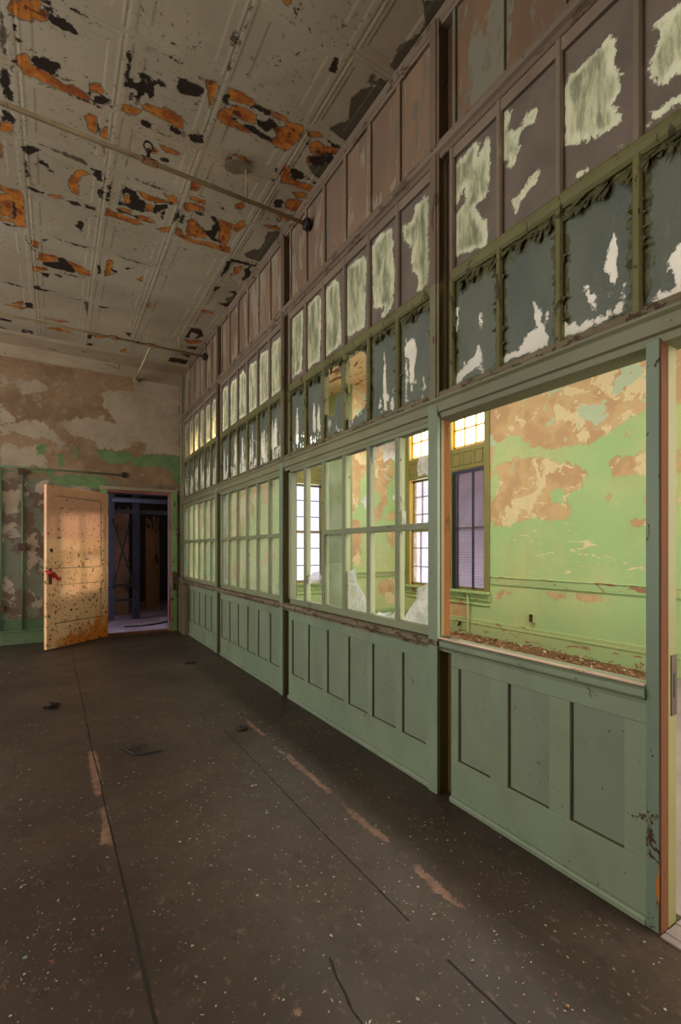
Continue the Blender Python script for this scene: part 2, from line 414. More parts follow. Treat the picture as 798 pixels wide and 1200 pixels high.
M['panelgrey'] = worn('grimy_grey_green_panel', (128, 140, 116), (118, 131, 111), (70, 56, 42), .1, 11, (94, 92, 74), .5, .55, (1, 1, .6), .02, .3, seed=38)
M['postgreen'] = worn('chipped_grey_green_post', (122, 140, 120), (108, 128, 110), (66, 40, 28), .36, 13, (86, 80, 62), .5, .5, (1, 1, .6), .0, .5, seed=39)
M['raw'] = worn('raw_orange_wood', (150, 92, 44), (128, 74, 34), (96, 54, 26), .3, 9, (100, 58, 28), .5, .85, (1, 1, .18), seed=14)
M['amber'] = worn('amber_bare_wood', (186, 122, 46), (164, 98, 34), (92, 52, 24), .3, 9, (110, 64, 26), .5, .8, (1, 1, .18), seed=34)
M['rawdark'] = worn('raw_brown_wood', (118, 70, 28), (98, 56, 22), (70, 38, 18), .4, 9, (70, 40, 20), .6, .9, (1, 1, .18), seed=15)
M['sillboard'] = worn('pink_worn_sill_edge', (214, 190, 172), (196, 166, 146), (140, 92, 66), .35, 16, (140, 110, 86), .4, .5, (1, .5, 1), seed=16)
M['yellowtrim'] = worn('yellow_green_trim', (132, 126, 74), (118, 112, 64), (130, 100, 60), .25, 14, (150, 140, 84), .3, .5, (1, 1, .4), seed=17)
M['cornice'] = worn('cream_cornice_paint', (166, 150, 126), (148, 132, 110), (100, 76, 56), .25, 10, (110, 92, 70), .5, .6, (.5, 1, 1), seed=18)
M['fartrim'] = worn('pale_green_far_trim', (156, 186, 126), (172, 182, 126), (150, 112, 80), .5, 12, (130, 130, 88), .35, .5, (1, .4, 1), seed=19)
M['winframe'] = worn('cream_frame_yellow_glow', (228, 190, 92), (214, 170, 70), (140, 96, 50), .2, 12, (160, 128, 70), .3, .5, (1, 1, .6), seed=20)  # cream frame with the warm window glare put into its yellow
M['winsash'] = plain('grey_window_sash', (150, 146, 140), .5)
M['casing'] = worn('green_door_casing', (120, 152, 96), (108, 138, 88), (70, 54, 40), .5, 15, (84, 84, 56), .5, .55, (1, 1, .6), spots=.02, seed=21)
M['redwood'] = worn('red_brown_door_stop', (152, 92, 82), (130, 74, 66), (90, 50, 42), .4, 14, (84, 50, 42), .4, .55, (1, 1, .3), seed=22)
M['bluejamb'] = plain('slate_blue_paint', (74, 76, 112), .55)
M['steel'] = plain('dark_blue_steel', (52, 54, 78), .5)
M['pinkpanel'] = worn('faded_pink_plaster_board', (136, 100, 92), (108, 82, 76), (60, 46, 42), .4, 6, (70, 54, 50), .6, .8, (1, 1, .6), seed=23)
M['brownpanel'] = worn('brown_torn_board', (140, 98, 72), (104, 76, 60), (50, 38, 34), .5, 6, (64, 48, 40), .6, .8, (1, 1, .4), seed=24)
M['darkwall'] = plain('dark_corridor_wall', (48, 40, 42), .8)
M['lilacfloor'] = worn('dusty_lilac_floor', (164, 146, 180), (136, 120, 150), (96, 84, 92), .4, 7, (92, 80, 88), .5, .6, seed=25)
M['greyfloor'] = worn('dusty_grey_floor', (146, 136, 134), (130, 120, 118), (130, 110, 92), .3, 10, (140, 126, 112), .4, .6, (1, .3, 1), seed=26)
M['pipe'] = worn('cream_painted_pipe', (184, 168, 138), (166, 148, 120), (112, 80, 50), .3, 18, (110, 90, 64), .5, .5, seed=27)
M['rustpipe'] = worn('rusty_coupling', (150, 118, 80), (126, 92, 60), (70, 46, 30), .5, 30, (70, 50, 34), .5, .7, seed=28)
M['greenpipe'] = worn('green_painted_conduit', (104, 128, 92), (90, 112, 80), (70, 54, 40), .3, 20, (66, 60, 44), .5, .5, seed=29)
M['black'] = plain('black_iron', (34, 30, 28), .6)
M['brownplate'] = plain('brown_bakelite', (84, 56, 42), .45)
M['red'] = plain('red_cloth_tape', (206, 34, 30), .6, 0, .2, 30)
M['rustred'] = plain('rust_red_stain', (170, 44, 34), .7)
M['glass'] = make_glass('dusty_window_glass', .13)
M['shard'] = make_glass('dusty_broken_glass', .42, (246, 248, 248), (246, 246, 250))
M['skyglass'] = make_glass('sky_dimming_outer_glass', .06, (164, 164, 177), (225, 225, 240))  # lavender tint dims the bright sky seen through the panes
M['slat'] = None
M['rowA'] = make_scraped('mauve_painted_pane', (116, 104, 94), (102, 92, 84), (90, 94, 78), (160, 160, 138))
M['rowB'] = make_bluepane()
M['debris'] = worn('brown_floor_debris', (116, 80, 46), (88, 60, 34), (168, 134, 96), .6, 24, (66, 46, 30), .6, .9, bump=1.0, seed=30)
M['flake'] = plain('pale_paint_flakes', (196, 184, 164), .7, 0, .3, 40)
M['flake2'] = plain('green_paint_flakes', (150, 168, 138), .7, 0, .3, 40)
M['flake3'] = plain('rust_flakes', (150, 98, 62), .8, 0, .3, 40)
M['seam'] = plain('dark_floor_seam', (40, 33, 28), .9)
M['olflake'] = plain('curled_olive_flakes', (92, 92, 58), .7, 0, .4, 30)
M['farceiling'] = worn('peach_peeling_ceiling', (226, 196, 150), (214, 180, 132), (130, 78, 44), .55, 6, (180, 140, 96), .3, .7, (1, .4, 1), seed=31)
M['tin'] = plain('grey_tin_sheet', (140, 130, 110), .5)
def make_slat():
    N = NT('lilac_blind_slats')
    c = N.mix(N.step(N.noise(3, 3, .5), .3, .7), (188, 178, 190), (170, 160, 174))
    tl = N.n('ShaderNodeBsdfTranslucent'); N.link(c, tl.inputs[0]); d = N.bsdf(c, .5)
    m = N.n('ShaderNodeMixShader'); m.inputs[0].default_value = .55; N.link(tl.outputs[0], m.inputs[1]); N.link(d, m.inputs[2])
    return N.done(m.outputs[0])
M['slat'] = make_slat()

# ================================================================== THE SETTING
# ---- ceiling of the near room: pressed tin coffers
PITCH = .5305; X0T, Y0T = -.197, 2.205
def coffer(P):
    x, y = P[:, 0], P[:, 1]
    def edge(a, a0):
        t = np.mod(a - a0 + PITCH / 2, PITCH) - PITCH / 2
        return np.abs(t)
    ex, ey = edge(x, X0T), edge(y, Y0T)
    d = np.minimum(ex, ey)
    bead = np.where(d < .012, -.0022, 0) + np.where((d > .022) & (d < .034), -.002, 0)
    inset = np.where((ex > .095) & (ey > .095), .0022, 0.0)
    strip = x > X0T + 3 * PITCH
    inset = np.where(strip, np.where((x > 1.46) & (x < 1.62) & (ey > .07), .003, 0), inset)
    big = np.where((ex < .02) | (ey < .02), 0, 0)
    return np.where(y > 7.2, 0, bead + inset + big)
C1 = ((0, 0), 6.138); C2 = ((110, 0), 6.138); C3 = ((220, 0), 3.99); C4 = ((0, 180), 6.138); C5 = ((110, 170), 6.138); C6 = ((220, 140), 4.694)
C7 = ((0, 280), 4.9875); C8 = ((140, 280), 4.9875); C9 = ((300, 0), 3.07)
RUST = [
 (C1, [(60, 0), (200, 0), (230, 60), (330, 80), (350, 105), (340, 145), (190, 148), (100, 110), (60, 60)]), (C1, [(190, 0), (285, 0), (285, 50), (250, 60)]),
 (C1, [(125, 400), (190, 395), (215, 465), (330, 520), (420, 570), (450, 610), (520, 610), (600, 660), (660, 715), (600, 712), (430, 640), (300, 580), (180, 530), (120, 460)]),
 (C1, [(640, 590), (720, 600), (738, 650), (720, 680), (650, 655)]), (C1, [(610, 840), (640, 820), (700, 845), (690, 965), (640, 930)]), (C1, [(720, 940), (770, 905), (772, 1000), (720, 975)]), (C1, [(735, 1045), (755, 1050), (750, 1100)]),
 (C1, [(0, 880), (70, 885), (95, 910), (80, 945), (0, 940)]), (C1, [(0, 1030), (25, 1060), (20, 1130), (0, 1140)]),
 (C2, [(200, 755), (260, 765), (350, 795), (290, 825), (200, 800)]), (C2, [(340, 760), (390, 745), (460, 780), (530, 790), (620, 835), (640, 880), (635, 925), (580, 905), (480, 850), (400, 815)]), (C2, [(620, 955), (655, 965), (645, 985)]),
 (C2, [(400, 1070), (440, 1065), (465, 1090), (450, 1108), (405, 1098)]), (C2, [(470, 1040), (560, 1080), (620, 1105), (590, 1115), (500, 1080)]),
 (C3, [(80, 368), (130, 385), (142, 405), (105, 505), (98, 440)]), (C3, [(435, 0), (485, 0), (470, 22)]),
 (C3, [(195, 415), (260, 435), (315, 480), (300, 500), (190, 465)]), (C3, [(215, 490), (280, 510), (320, 545), (310, 580), (240, 555), (205, 530)]), (C3, [(140, 530), (175, 500), (200, 520), (210, 560), (300, 620), (270, 620), (180, 585), (145, 560)]),
 (C3, [(400, 600), (470, 590), (450, 560), (540, 590), (530, 640), (460, 708), (400, 675), (340, 640), (330, 620), (400, 650), (420, 640)]), (C3, [(370, 510), (430, 535), (470, 555), (430, 560), (380, 530)]),
 (C3, [(555, 610), (620, 625), (640, 640), (570, 640)]), (C3, [(570, 670), (620, 665), (640, 690), (700, 690), (700, 720), (640, 730), (570, 710)]), (C3, [(560, 740), (600, 725), (600, 760), (560, 770)]),
 (C3, [(180, 735), (205, 730), (195, 770), (180, 770)]), (C3, [(215, 722), (260, 730), (300, 760), (290, 765), (240, 738)]),
 (C4, [(0, 225), (70, 250), (155, 275), (170, 330), (180, 530), (110, 520), (100, 490), (0, 480), (0, 455), (80, 470), (100, 440), (80, 330), (60, 290), (0, 265)]), (C4, [(0, 290), (60, 300), (85, 380), (80, 460), (0, 440)]),
 (C4, [(545, 130), (580, 125), (650, 150), (580, 160), (558, 210), (570, 280), (575, 310), (520, 280), (490, 220), (510, 170)]), (C4, [(345, 295), (430, 300), (460, 330), (400, 320)]),
 (C4, [(225, 620), (275, 645), (270, 680), (235, 670)]), (C4, [(280, 710), (400, 745), (420, 770), (330, 780), (275, 760)]), (C4, [(480, 780), (600, 820), (640, 855), (560, 850), (500, 810)]), (C4, [(235, 810), (330, 825), (350, 840), (240, 848)]), (C4, [(760, 390), (798, 400), (798, 450), (762, 440)]), (C4, [(770, 770), (798, 765), (798, 859), (755, 859)]),
 (C5, [(85, 455), (180, 495), (280, 530), (355, 572), (300, 570), (180, 530), (85, 500)]), (C5, [(305, 330), (400, 365), (500, 395), (540, 415), (450, 420), (370, 395)]), (C5, [(500, 345), (600, 380), (605, 410), (580, 425), (540, 395)]), (C5, [(370, 440), (390, 425), (420, 440), (420, 475), (380, 485)]), (C5, [(215, 370), (255, 350), (260, 420), (225, 420)]),
 (C5, [(180, 460), (270, 465), (260, 490), (190, 485)]), (C5, [(300, 505), (400, 520), (440, 560), (390, 555), (310, 535)]), (C5, [(450, 605), (540, 585), (540, 615), (500, 625)]),
 (C5, [(700, 260), (750, 250), (770, 290), (740, 330), (700, 320)]), (C5, [(700, 370), (798, 400), (798, 430), (690, 385)]),
 (C5, [(650, 420), (700, 410), (798, 445), (798, 470), (720, 460), (680, 480), (650, 470)]), (C5, [(590, 590), (620, 600), (640, 640), (720, 680), (798, 700), (798, 715), (680, 690), (585, 640)]), (C5, [(670, 630), (700, 560), (725, 540), (798, 640), (798, 675)]),
 (C6, [(170, 550), (250, 575), (230, 650), (205, 690), (170, 680)]), (C6, [(255, 580), (300, 555), (320, 580), (280, 620), (260, 610)]), (C6, [(260, 470), (300, 460), (312, 480), (290, 500), (262, 490)]), (C6, [(215, 400), (300, 435), (370, 465), (340, 460), (250, 425)]), (C6, [(180, 690), (235, 705), (235, 730), (190, 720)]), (C6, [(0, 560), (30, 550), (120, 640), (60, 650), (0, 640)]),
 (C6, [(510, 290), (540, 250), (565, 265), (560, 320), (600, 340), (690, 370), (680, 400), (600, 370), (520, 345)]), (C6, [(580, 400), (640, 400), (660, 430), (600, 430)]), (C6, [(530, 470), (560, 440), (640, 450), (600, 510), (540, 490)]), (C6, [(420, 580), (500, 590), (520, 610), (450, 600)]), (C6, [(500, 520), (580, 530), (560, 560), (510, 550)]),
 (C7, [(185, 10), (215, 15), (225, 40), (200, 50)]), (C7, [(230, 85), (320, 100), (345, 115), (320, 130), (230, 125)]), (C7, [(390, 130), (480, 160), (495, 180), (420, 160)]), (C7, [(190, 160), (270, 170), (285, 185), (200, 190)]), (C7, [(440, 185), (525, 185), (525, 215), (470, 205)]),
 (C7, [(630, 125), (660, 130), (655, 165), (645, 210), (610, 218), (625, 160)]), (C7, [(65, 375), (135, 365), (135, 388)]), (C7, [(25, 382), (100, 388), (160, 405), (120, 410)]), (C7, [(270, 520), (340, 518), (420, 550), (350, 540)]), (C7, [(540, 560), (600, 565), (640, 575), (560, 580)]), (C7, [(705, 650), (735, 640), (740, 685), (710, 685)]), (C7, [(260, 460), (380, 480), (410, 490), (330, 485)]),
 (C8, [(105, 240), (135, 222), (138, 255)]), (C8, [(160, 385), (178, 370), (182, 395), (165, 402)]), (C8, [(470, 410), (540, 425), (555, 440), (500, 435)]), (C8, [(380, 0), (520, 20), (650, 60), (640, 82), (540, 50), (400, 12)]), (C8, [(400, 520), (470, 520), (490, 560), (440, 540)]), (C8, [(380, 590), (490, 595), (460, 610), (400, 610)]),
 (C8, [(670, 170), (720, 160), (700, 200), (665, 215)]),
]
DARK = [
 (C1, [(285, 0), (370, 5), (360, 30), (300, 28)]), (C1, [(300, 35), (350, 45), (420, 75), (370, 80), (390, 110), (500, 155), (545, 220), (555, 250), (500, 235), (420, 205), (350, 150), (345, 90)]), (C1, [(95, 170), (115, 175), (130, 230), (100, 215)]), (C1, [(110, 265), (145, 280), (145, 300), (115, 290)]),
 (C1, [(215, 410), (250, 400), (370, 430), (430, 460), (435, 490), (400, 520), (440, 560), (540, 585), (430, 565), (330, 515), (240, 465)]), (C1, [(680, 680), (798, 710), (790, 755), (690, 730)]), (C1, [(610, 645), (680, 690), (650, 690)]), (C1, [(90, 425), (120, 420), (125, 470), (95, 465)]),
 (C1, [(0, 490), (40, 500), (75, 540), (65, 600), (95, 660), (95, 735), (50, 715), (20, 640), (0, 610)]), (C1, [(20, 790), (60, 800), (110, 850), (105, 910), (80, 880), (15, 870)]), (C1, [(150, 1050), (210, 1040), (300, 1080), (210, 1115), (155, 1080)]), (C1, [(275, 590), (410, 645), (400, 652), (290, 603)]), (C1, [(435, 655), (560, 700), (745, 785), (560, 715)]), (C1, [(500, 55), (590, 95), (660, 130), (590, 105)]), (C1, [(700, 890), (720, 890), (720, 960), (700, 950)]), (C1, [(665, 1045), (690, 1045), (680, 1070)]), (C1, [(275, 1155), (340, 1185), (300, 1190)]),
 (C2, [(215, 590), (260, 560), (290, 570), (300, 600), (330, 590), (325, 520), (350, 520), (360, 560), (385, 600), (375, 540), (400, 535), (410, 585), (470, 590), (485, 560), (500, 590), (520, 625), (480, 640), (470, 610), (430, 620), (440, 700), (400, 715), (380, 680), (340, 690), (330, 750), (295, 750), (310, 660), (260, 630), (215, 620)]), (C2, [(240, 370), (268, 370), (265, 470), (240, 590), (225, 560), (235, 470)]), (C2, [(255, 665), (280, 670), (275, 730), (255, 730)]),
 (C2, [(600, 570), (620, 560), (680, 580), (750, 610), (798, 650), (770, 690), (690, 700), (620, 670), (600, 640)]), (C2, [(535, 895), (600, 925), (655, 955), (600, 970), (550, 935)]), (C2, [(665, 980), (720, 965), (790, 985), (780, 1030), (720, 1030)]), (C2, [(300, 870), (370, 860), (430, 890), (400, 920)]), (C2, [(430, 935), (510, 970), (450, 945)]), (C2, [(470, 380), (560, 410), (640, 460), (560, 425)]), (C2, [(380, 335), (430, 350), (390, 345)]), (C2, [(690, 545), (755, 575), (700, 560)]), (C2, [(475, 1140), (545, 1140), (540, 1175), (490, 1165)]), (C2, [(715, 745), (745, 755), (735, 775)]), (C2, [(0, 690), (60, 690), (125, 720), (110, 755), (0, 730)]), (C2, [(390, 120), (410, 122), (405, 145)]), (C2, [(580, 730), (605, 725), (595, 745)]),
 (C3, [(160, 450), (190, 445), (190, 480), (230, 500), (215, 500), (190, 500), (165, 480)]), (C3, [(320, 490), (380, 510), (400, 560), (420, 590), (370, 620), (330, 590), (320, 560), (370, 570), (380, 545), (330, 515), (290, 505)]), (C3, [(240, 570), (300, 590), (380, 640), (400, 660), (330, 640), (260, 590)]), (C3, [(200, 540), (230, 560), (225, 575)]), (C3, [(680, 270), (705, 268), (700, 345), (660, 335), (670, 300)]), (C3, [(495, 25), (520, 30), (540, 60), (505, 50)]), (C3, [(495, 70), (512, 75), (505, 82)]), (C3, [(650, 650), (700, 680), (730, 700), (680, 690)]), (C3, [(512, 710), (525, 705), (520, 725)]), (C3, [(205, 735), (212, 770), (198, 770)]), (C3, [(0, 380), (70, 410), (75, 440), (40, 455), (0, 440)]), (C3, [(0, 640), (70, 630), (70, 670), (20, 655)]), (C3, [(560, 730), (590, 735), (650, 720), (640, 778), (580, 770)]), (C3, [(280, 330), (285, 345), (278, 345)]),
 (C4, [(175, 35), (195, 60), (210, 140), (225, 155), (190, 170)]), (C4, [(275, 45), (310, 55), (350, 100), (395, 140), (360, 138), (330, 95), (280, 70)]), (C4, [(640, 95), (735, 135), (725, 200), (690, 165), (685, 140), (645, 115)]), (C4, [(195, 230), (260, 255), (340, 290), (280, 285), (200, 255)]), (C4, [(480, 335), (560, 350), (585, 375), (520, 370)]), (C4, [(615, 365), (705, 395), (690, 410), (620, 390)]), (C4, [(545, 520), (570, 485), (608, 500), (585, 570)]), (C4, [(90, 320), (110, 370), (120, 440), (95, 480), (90, 420)]), (C4, [(160, 375), (172, 400), (160, 410)]), (C4, [(420, 745), (470, 760), (520, 840), (525, 859), (400, 820), (300, 790), (330, 780), (420, 780)]), (C4, [(180, 580), (195, 640), (270, 715), (230, 690)]), (C4, [(435, 620), (560, 655), (640, 685), (560, 668)]), (C4, [(700, 265), (740, 230), (740, 330), (700, 290)]), (C4, [(755, 150), (765, 200), (745, 190)]), (C4, [(300, 615), (345, 620), (310, 635)]), (C4, [(700, 800), (730, 810), (720, 859), (700, 850)]), (C4, [(0, 490), (60, 505), (130, 530), (60, 520)]),
 (C5, [(200, 330), (230, 300), (270, 320), (310, 345), (330, 390), (365, 400), (370, 450), (360, 490), (300, 470), (250, 450), (180, 430), (170, 400), (215, 420), (260, 420), (255, 350), (215, 360)]), (C5, [(440, 430), (535, 425), (495, 550), (480, 500), (500, 470), (430, 500), (420, 470)]), (C5, [(280, 240), (420, 285), (540, 335), (420, 300)]), (C5, [(385, 260), (425, 265), (425, 275)]), (C5, [(160, 455), (240, 490), (300, 510), (450, 575), (300, 520), (170, 475)]), (C5, [(600, 470), (625, 420), (610, 520), (570, 560)]), (C5, [(620, 520), (660, 480), (640, 560), (610, 560)]), (C5, [(100, 290), (130, 270), (110, 400), (90, 400)]), (C5, [(720, 475), (798, 500), (798, 520), (740, 500)]), (C5, [(770, 590), (798, 600), (798, 620)]), (C5, [(650, 225), (670, 230), (660, 245)]), (C5, [(170, 795), (350, 850), (300, 845)]), (C5, [(0, 175), (60, 185), (65, 260), (30, 250), (0, 220)]), (C5, [(545, 405), (580, 405), (570, 430), (540, 425)]), (C5, [(480, 95), (545, 95), (540, 130), (490, 115)]),
 (C6, [(240, 205), (250, 235), (260, 275), (228, 255)]), (C6, [(560, 270), (600, 280), (640, 300), (650, 330), (590, 335), (565, 310)]), (C6, [(640, 310), (700, 345), (740, 340), (700, 360)]), (C6, [(470, 465), (490, 440), (525, 445), (520, 490), (480, 480)]), (C6, [(400, 510), (420, 480), (425, 500), (410, 520)]), (C6, [(440, 520), (470, 495), (500, 510), (460, 520)]), (C6, [(600, 185), (612, 172), (617, 180), (607, 200)]), (C6, [(660, 110), (680, 115), (650, 160)]), (C6, [(120, 520), (160, 540), (180, 600), (150, 650), (190, 680), (140, 670), (80, 610), (130, 610), (150, 570)]), (C6, [(40, 500), (90, 510), (60, 520)]), (C6, [(195, 830), (240, 770), (230, 800), (210, 840)]), (C6, [(240, 765), (380, 800), (370, 812), (250, 785)]), (C6, [(480, 270), (500, 265), (480, 290)]), (C6, [(470, 330), (480, 320), (460, 350)]), (C6, [(185, 480), (210, 495), (190, 500)]), (C6, [(690, 225), (740, 215), (760, 240), (700, 260)]), (C6, [(770, 180), (798, 190), (798, 260), (760, 230)]),
 (C7, [(340, 110), (380, 120), (440, 180), (435, 200), (330, 175), (240, 150), (260, 135), (340, 145)]), (C7, [(360, 195), (490, 225), (430, 220)]), (C7, [(240, 195), (290, 205), (280, 228), (250, 215)]), (C7, [(310, 205), (370, 215), (360, 230)]), (C7, [(195, 275), (225, 270), (240, 290), (320, 305), (260, 305), (200, 290)]), (C7, [(145, 370), (190, 375), (190, 405), (150, 400)]), (C7, [(0, 460), (70, 475), (60, 485), (0, 475)]), (C7, [(0, 512), (55, 530), (50, 540), (10, 535)]), (C7, [(125, 535), (160, 540), (155, 575), (130, 560)]), (C7, [(115, 525), (195, 540), (190, 560), (160, 540)]), (C7, [(570, 155), (592, 155), (590, 205), (570, 205)]), (C7, [(650, 175), (690, 190), (685, 205), (660, 195)]), (C7, [(500, 610), (535, 610), (555, 650), (500, 650)]), (C7, [(510, 560), (540, 560), (530, 585), (510, 580)]), (C7, [(730, 165), (780, 175), (740, 180)]), (C7, [(730, 545), (770, 550), (760, 575)]), (C7, [(340, 0), (520, 50), (430, 35)]), (C7, [(390, 340), (510, 365), (430, 352)]), (C7, [(0, 240), (110, 270), (160, 290), (60, 265)]), (C7, [(565, 393), (650, 400), (600, 405)]),
 (C8, [(590, 220), (630, 130), (660, 118), (640, 180), (600, 220)]), (C8, [(660, 115), (760, 140), (740, 150), (660, 130)]), (C8, [(730, 180), (760, 160), (770, 220), (700, 250), (730, 215)]), (C8, [(640, 230), (660, 200), (650, 240)]), (C8, [(545, 300), (560, 275), (592, 280), (560, 308)]), (C8, [(580, 380), (660, 370), (690, 320), (680, 300), (640, 310), (680, 330), (630, 400)]), (C8, [(380, 575), (420, 520), (480, 530), (490, 570), (440, 590), (460, 560), (420, 545), (410, 580)]), (C8, [(390, 630), (460, 630), (440, 650), (400, 640)]), (C8, [(270, 730), (300, 690), (400, 710), (380, 750), (340, 720), (310, 735)]), (C8, [(355, 670), (420, 680), (400, 695)]), (C8, [(30, 165), (80, 175), (40, 180)]), (C8, [(0, 105), (100, 130), (180, 158), (100, 140)]),
]
GREY = [
 (C1, [(0, 60), (30, 120), (40, 200), (60, 270), (40, 280), (30, 320), (60, 420), (45, 420), (10, 330), (0, 330)]), (C1, [(270, 1030), (420, 1080), (600, 1140), (640, 1190), (560, 1160), (420, 1100)]),
 (C3, [(285, 40), (300, 15), (310, 25), (295, 55)]), (C3, [(200, 180), (230, 130), (245, 140), (225, 210), (205, 210)]), (C3, [(215, 260), (240, 165), (250, 180), (230, 240)]), (C3, [(255, 140), (285, 90), (265, 150)]), (C3, [(185, 345), (195, 290), (212, 280), (200, 320)]), (C3, [(95, 590), (100, 560), (108, 570)]),
 (C9, [(600, 0), (720, 0), (505, 265), (480, 235), (520, 165), (590, 120), (610, 60)]), (C9, [(410, 275), (425, 270), (430, 290), (450, 285), (490, 290), (460, 320), (400, 300)]), (C9, [(340, 360), (380, 320), (450, 312), (480, 320), (330, 510), (260, 465), (330, 430)]), (C9, [(190, 600), (240, 570), (290, 570), (230, 645), (195, 620)]),
 (C6, [(670, 300), (740, 290), (798, 250), (750, 330)]), (C6, [(320, 745), (400, 710), (415, 690), (440, 620), (500, 610), (510, 640), (400, 785), (340, 760)]), (C6, [(480, 540), (520, 560), (500, 570)]),
 (C8, [(730, 90), (790, 60), (798, 130), (740, 105)]), (C8, [(620, 350), (690, 320), (640, 410)]),
 (C7, [(490, 360), (520, 370), (510, 460), (500, 400)]),
]
def ceil_polys(lst):
    return [[onZ(ZC, *p) for p in px(o, s, pts)] for (o, s), pts in lst]
CA = coords(-1.6, XP + .02, .0135); CB = coords(1.0, 7.22, .0145)
rp, dp, gp_ = ceil_polys(RUST), ceil_polys(DARK), ceil_polys(GREY)
ceiling = grid('ceiling', CA, CB, lambda a, b, d: (a, b, ZC + d), M['ceiling'],
     {'rust': lambda P: sdf(rp, P), 'dark': lambda P: sdf(dp, P), 'grey': lambda P: sdf(gp_, P)}, flip=True, disp=coffer)
tag(ceiling, 'flaking pressed tin ceiling of square coffers with rust patches', 'ceiling', kind='structure')
far_att = {k: (lambda P: np.full(len(P), -.15)) for k in ('rust', 'dark', 'grey')}
for (a0, a1, b0, b1) in ((XL, -1.6, YNEAR, YB), (-1.6, XP + .1, YNEAR, 1.0)):
    e = grid('ceiling', coords(a0, a1, .5), coords(b0, b1, .5), lambda a, b, d: (a, b, ZC), M['ceiling'], far_att, parent=ceiling, flip=True)
# plain cornice band and cove against the end wall
mb = MB()
mb.prism([(7.20, ZC - .001), (7.24, ZC - .03), (7.50, 3.93), (7.56, 3.87), (7.58, 3.80), (YB + .02, 3.78), (YB + .02, ZC - .001)], XL, XP + .05, 'x')
tag(mb.build('trim_1', M['cornice'], smooth=False), 'plain cream cornice where the tin ceiling meets the end wall', 'cornice', kind='structure')

# ---- floor
WEAR = [px((0, 720), 1.995, q) for q in ([(205, 320), (225, 320), (232, 350), (238, 420), (222, 425), (212, 370)], [(232, 450), (250, 448), (262, 510), (268, 540), (232, 535), (240, 490)], [(195, 462), (225, 465), (210, 468)], [(570, 240), (590, 255), (622, 283), (612, 283), (585, 262)], [(640, 305), (700, 350), (775, 412), (768, 420), (700, 362), (640, 310)], [(715, 425), (735, 440), (728, 443)])]
WEAR += [px((330, 880), 2.574, q) for q in ([(0, 0), (20, 5), (100, 80), (155, 122), (140, 125), (60, 50)], [(165, 140), (200, 165), (260, 215), (320, 262), (330, 275), (290, 262), (220, 205)], [(330, 285), (380, 320), (375, 325)], [(390, 340), (420, 350), (480, 405), (560, 475), (540, 475), (470, 430), (400, 360)], [(75, 135), (95, 155), (90, 157)], [(30, 790), (60, 760), (50, 810)])]
wp = [[onZ(0, *p) for p in q] for q in WEAR]
floor = grid('floor', coords(-2.6, XP + .14, .02), coords(.3, YB + .02, .02), lambda a, b, d: (a, b, 0), M['floor'], {'wear': lambda P: sdf(wp, P)})
tag(floor, 'dark brown worn linoleum floor strewn with paint flakes', 'floor', kind='structure')
for (a0, a1, b0, b1) in ((XL, -2.6, YNEAR, YB + .02), (-2.6, XP + .14, YNEAR, .3)):
    grid('floor', coords(a0, a1, .5), coords(b0, b1, .5), lambda a, b, d: (a, b, 0), M['floor'], {'wear': lambda P: np.full(len(P), -.15)}, parent=floor)
def strip(mb, pts, w, z=.0012, jit=.3):
    """narrow dark joint along a broken line, its width wavering"""
    P = []
    for (a, b) in zip(pts[:-1], pts[1:]):
        n = max(2, int(math.dist(a, b) / .05))
        P += [(a[0] + (b[0] - a[0]) * k / n, a[1] + (b[1] - a[1]) * k / n) for k in range(n)]
    P.append(pts[-1]); L, R = [], []
    for i, p in enumerate(P):
        q0, q1 = P[max(i - 1, 0)], P[min(i + 1, len(P) - 1)]
        d = Vector((q1[0] - q0[0], q1[1] - q0[1])).normalized(); n = Vector((-d.y, d.x))
        wl, wr = (w * (1 + jit * random.uniform(-1, 1)) / 2 for _ in (0, 1))
        L.append((p[0] + n.x * wl, p[1] + n.y * wl, z)); R.append((p[0] - n.x * wr, p[1] - n.y * wr, z))
    for i in range(len(P) - 1): mb.poly([L[i], R[i], R[i + 1], L[i + 1]])
mb = MB()
strip(mb, [(.171, 6.6), (.19, 4.5), (.196, 3.32), (.21, 2.75)], .006)
strip(mb, [(.205, 2.75), (.22, 1.86), (.228, 1.2), (.23, .4)], .0075)
strip(mb, [(1.007, 3.24), (1.013, 1.747), (1.021, 1.245)], .004); strip(mb, [(1.025, 1.068), (1.051, .6)], .006)
strip(mb, [onZ(0, 387, 1122), onZ(0, 393, 1140), onZ(0, 405, 1165), onZ(0, 413, 1185), onZ(0, 425, 1200)], .006, jit=.8)
strip(mb, [(.19, 5.2), (.45, 5.15)], .008); strip(mb, [(.17, 4.7), (.3, 4.69)], .01)
mb.build('seam', M['seam'], floor)

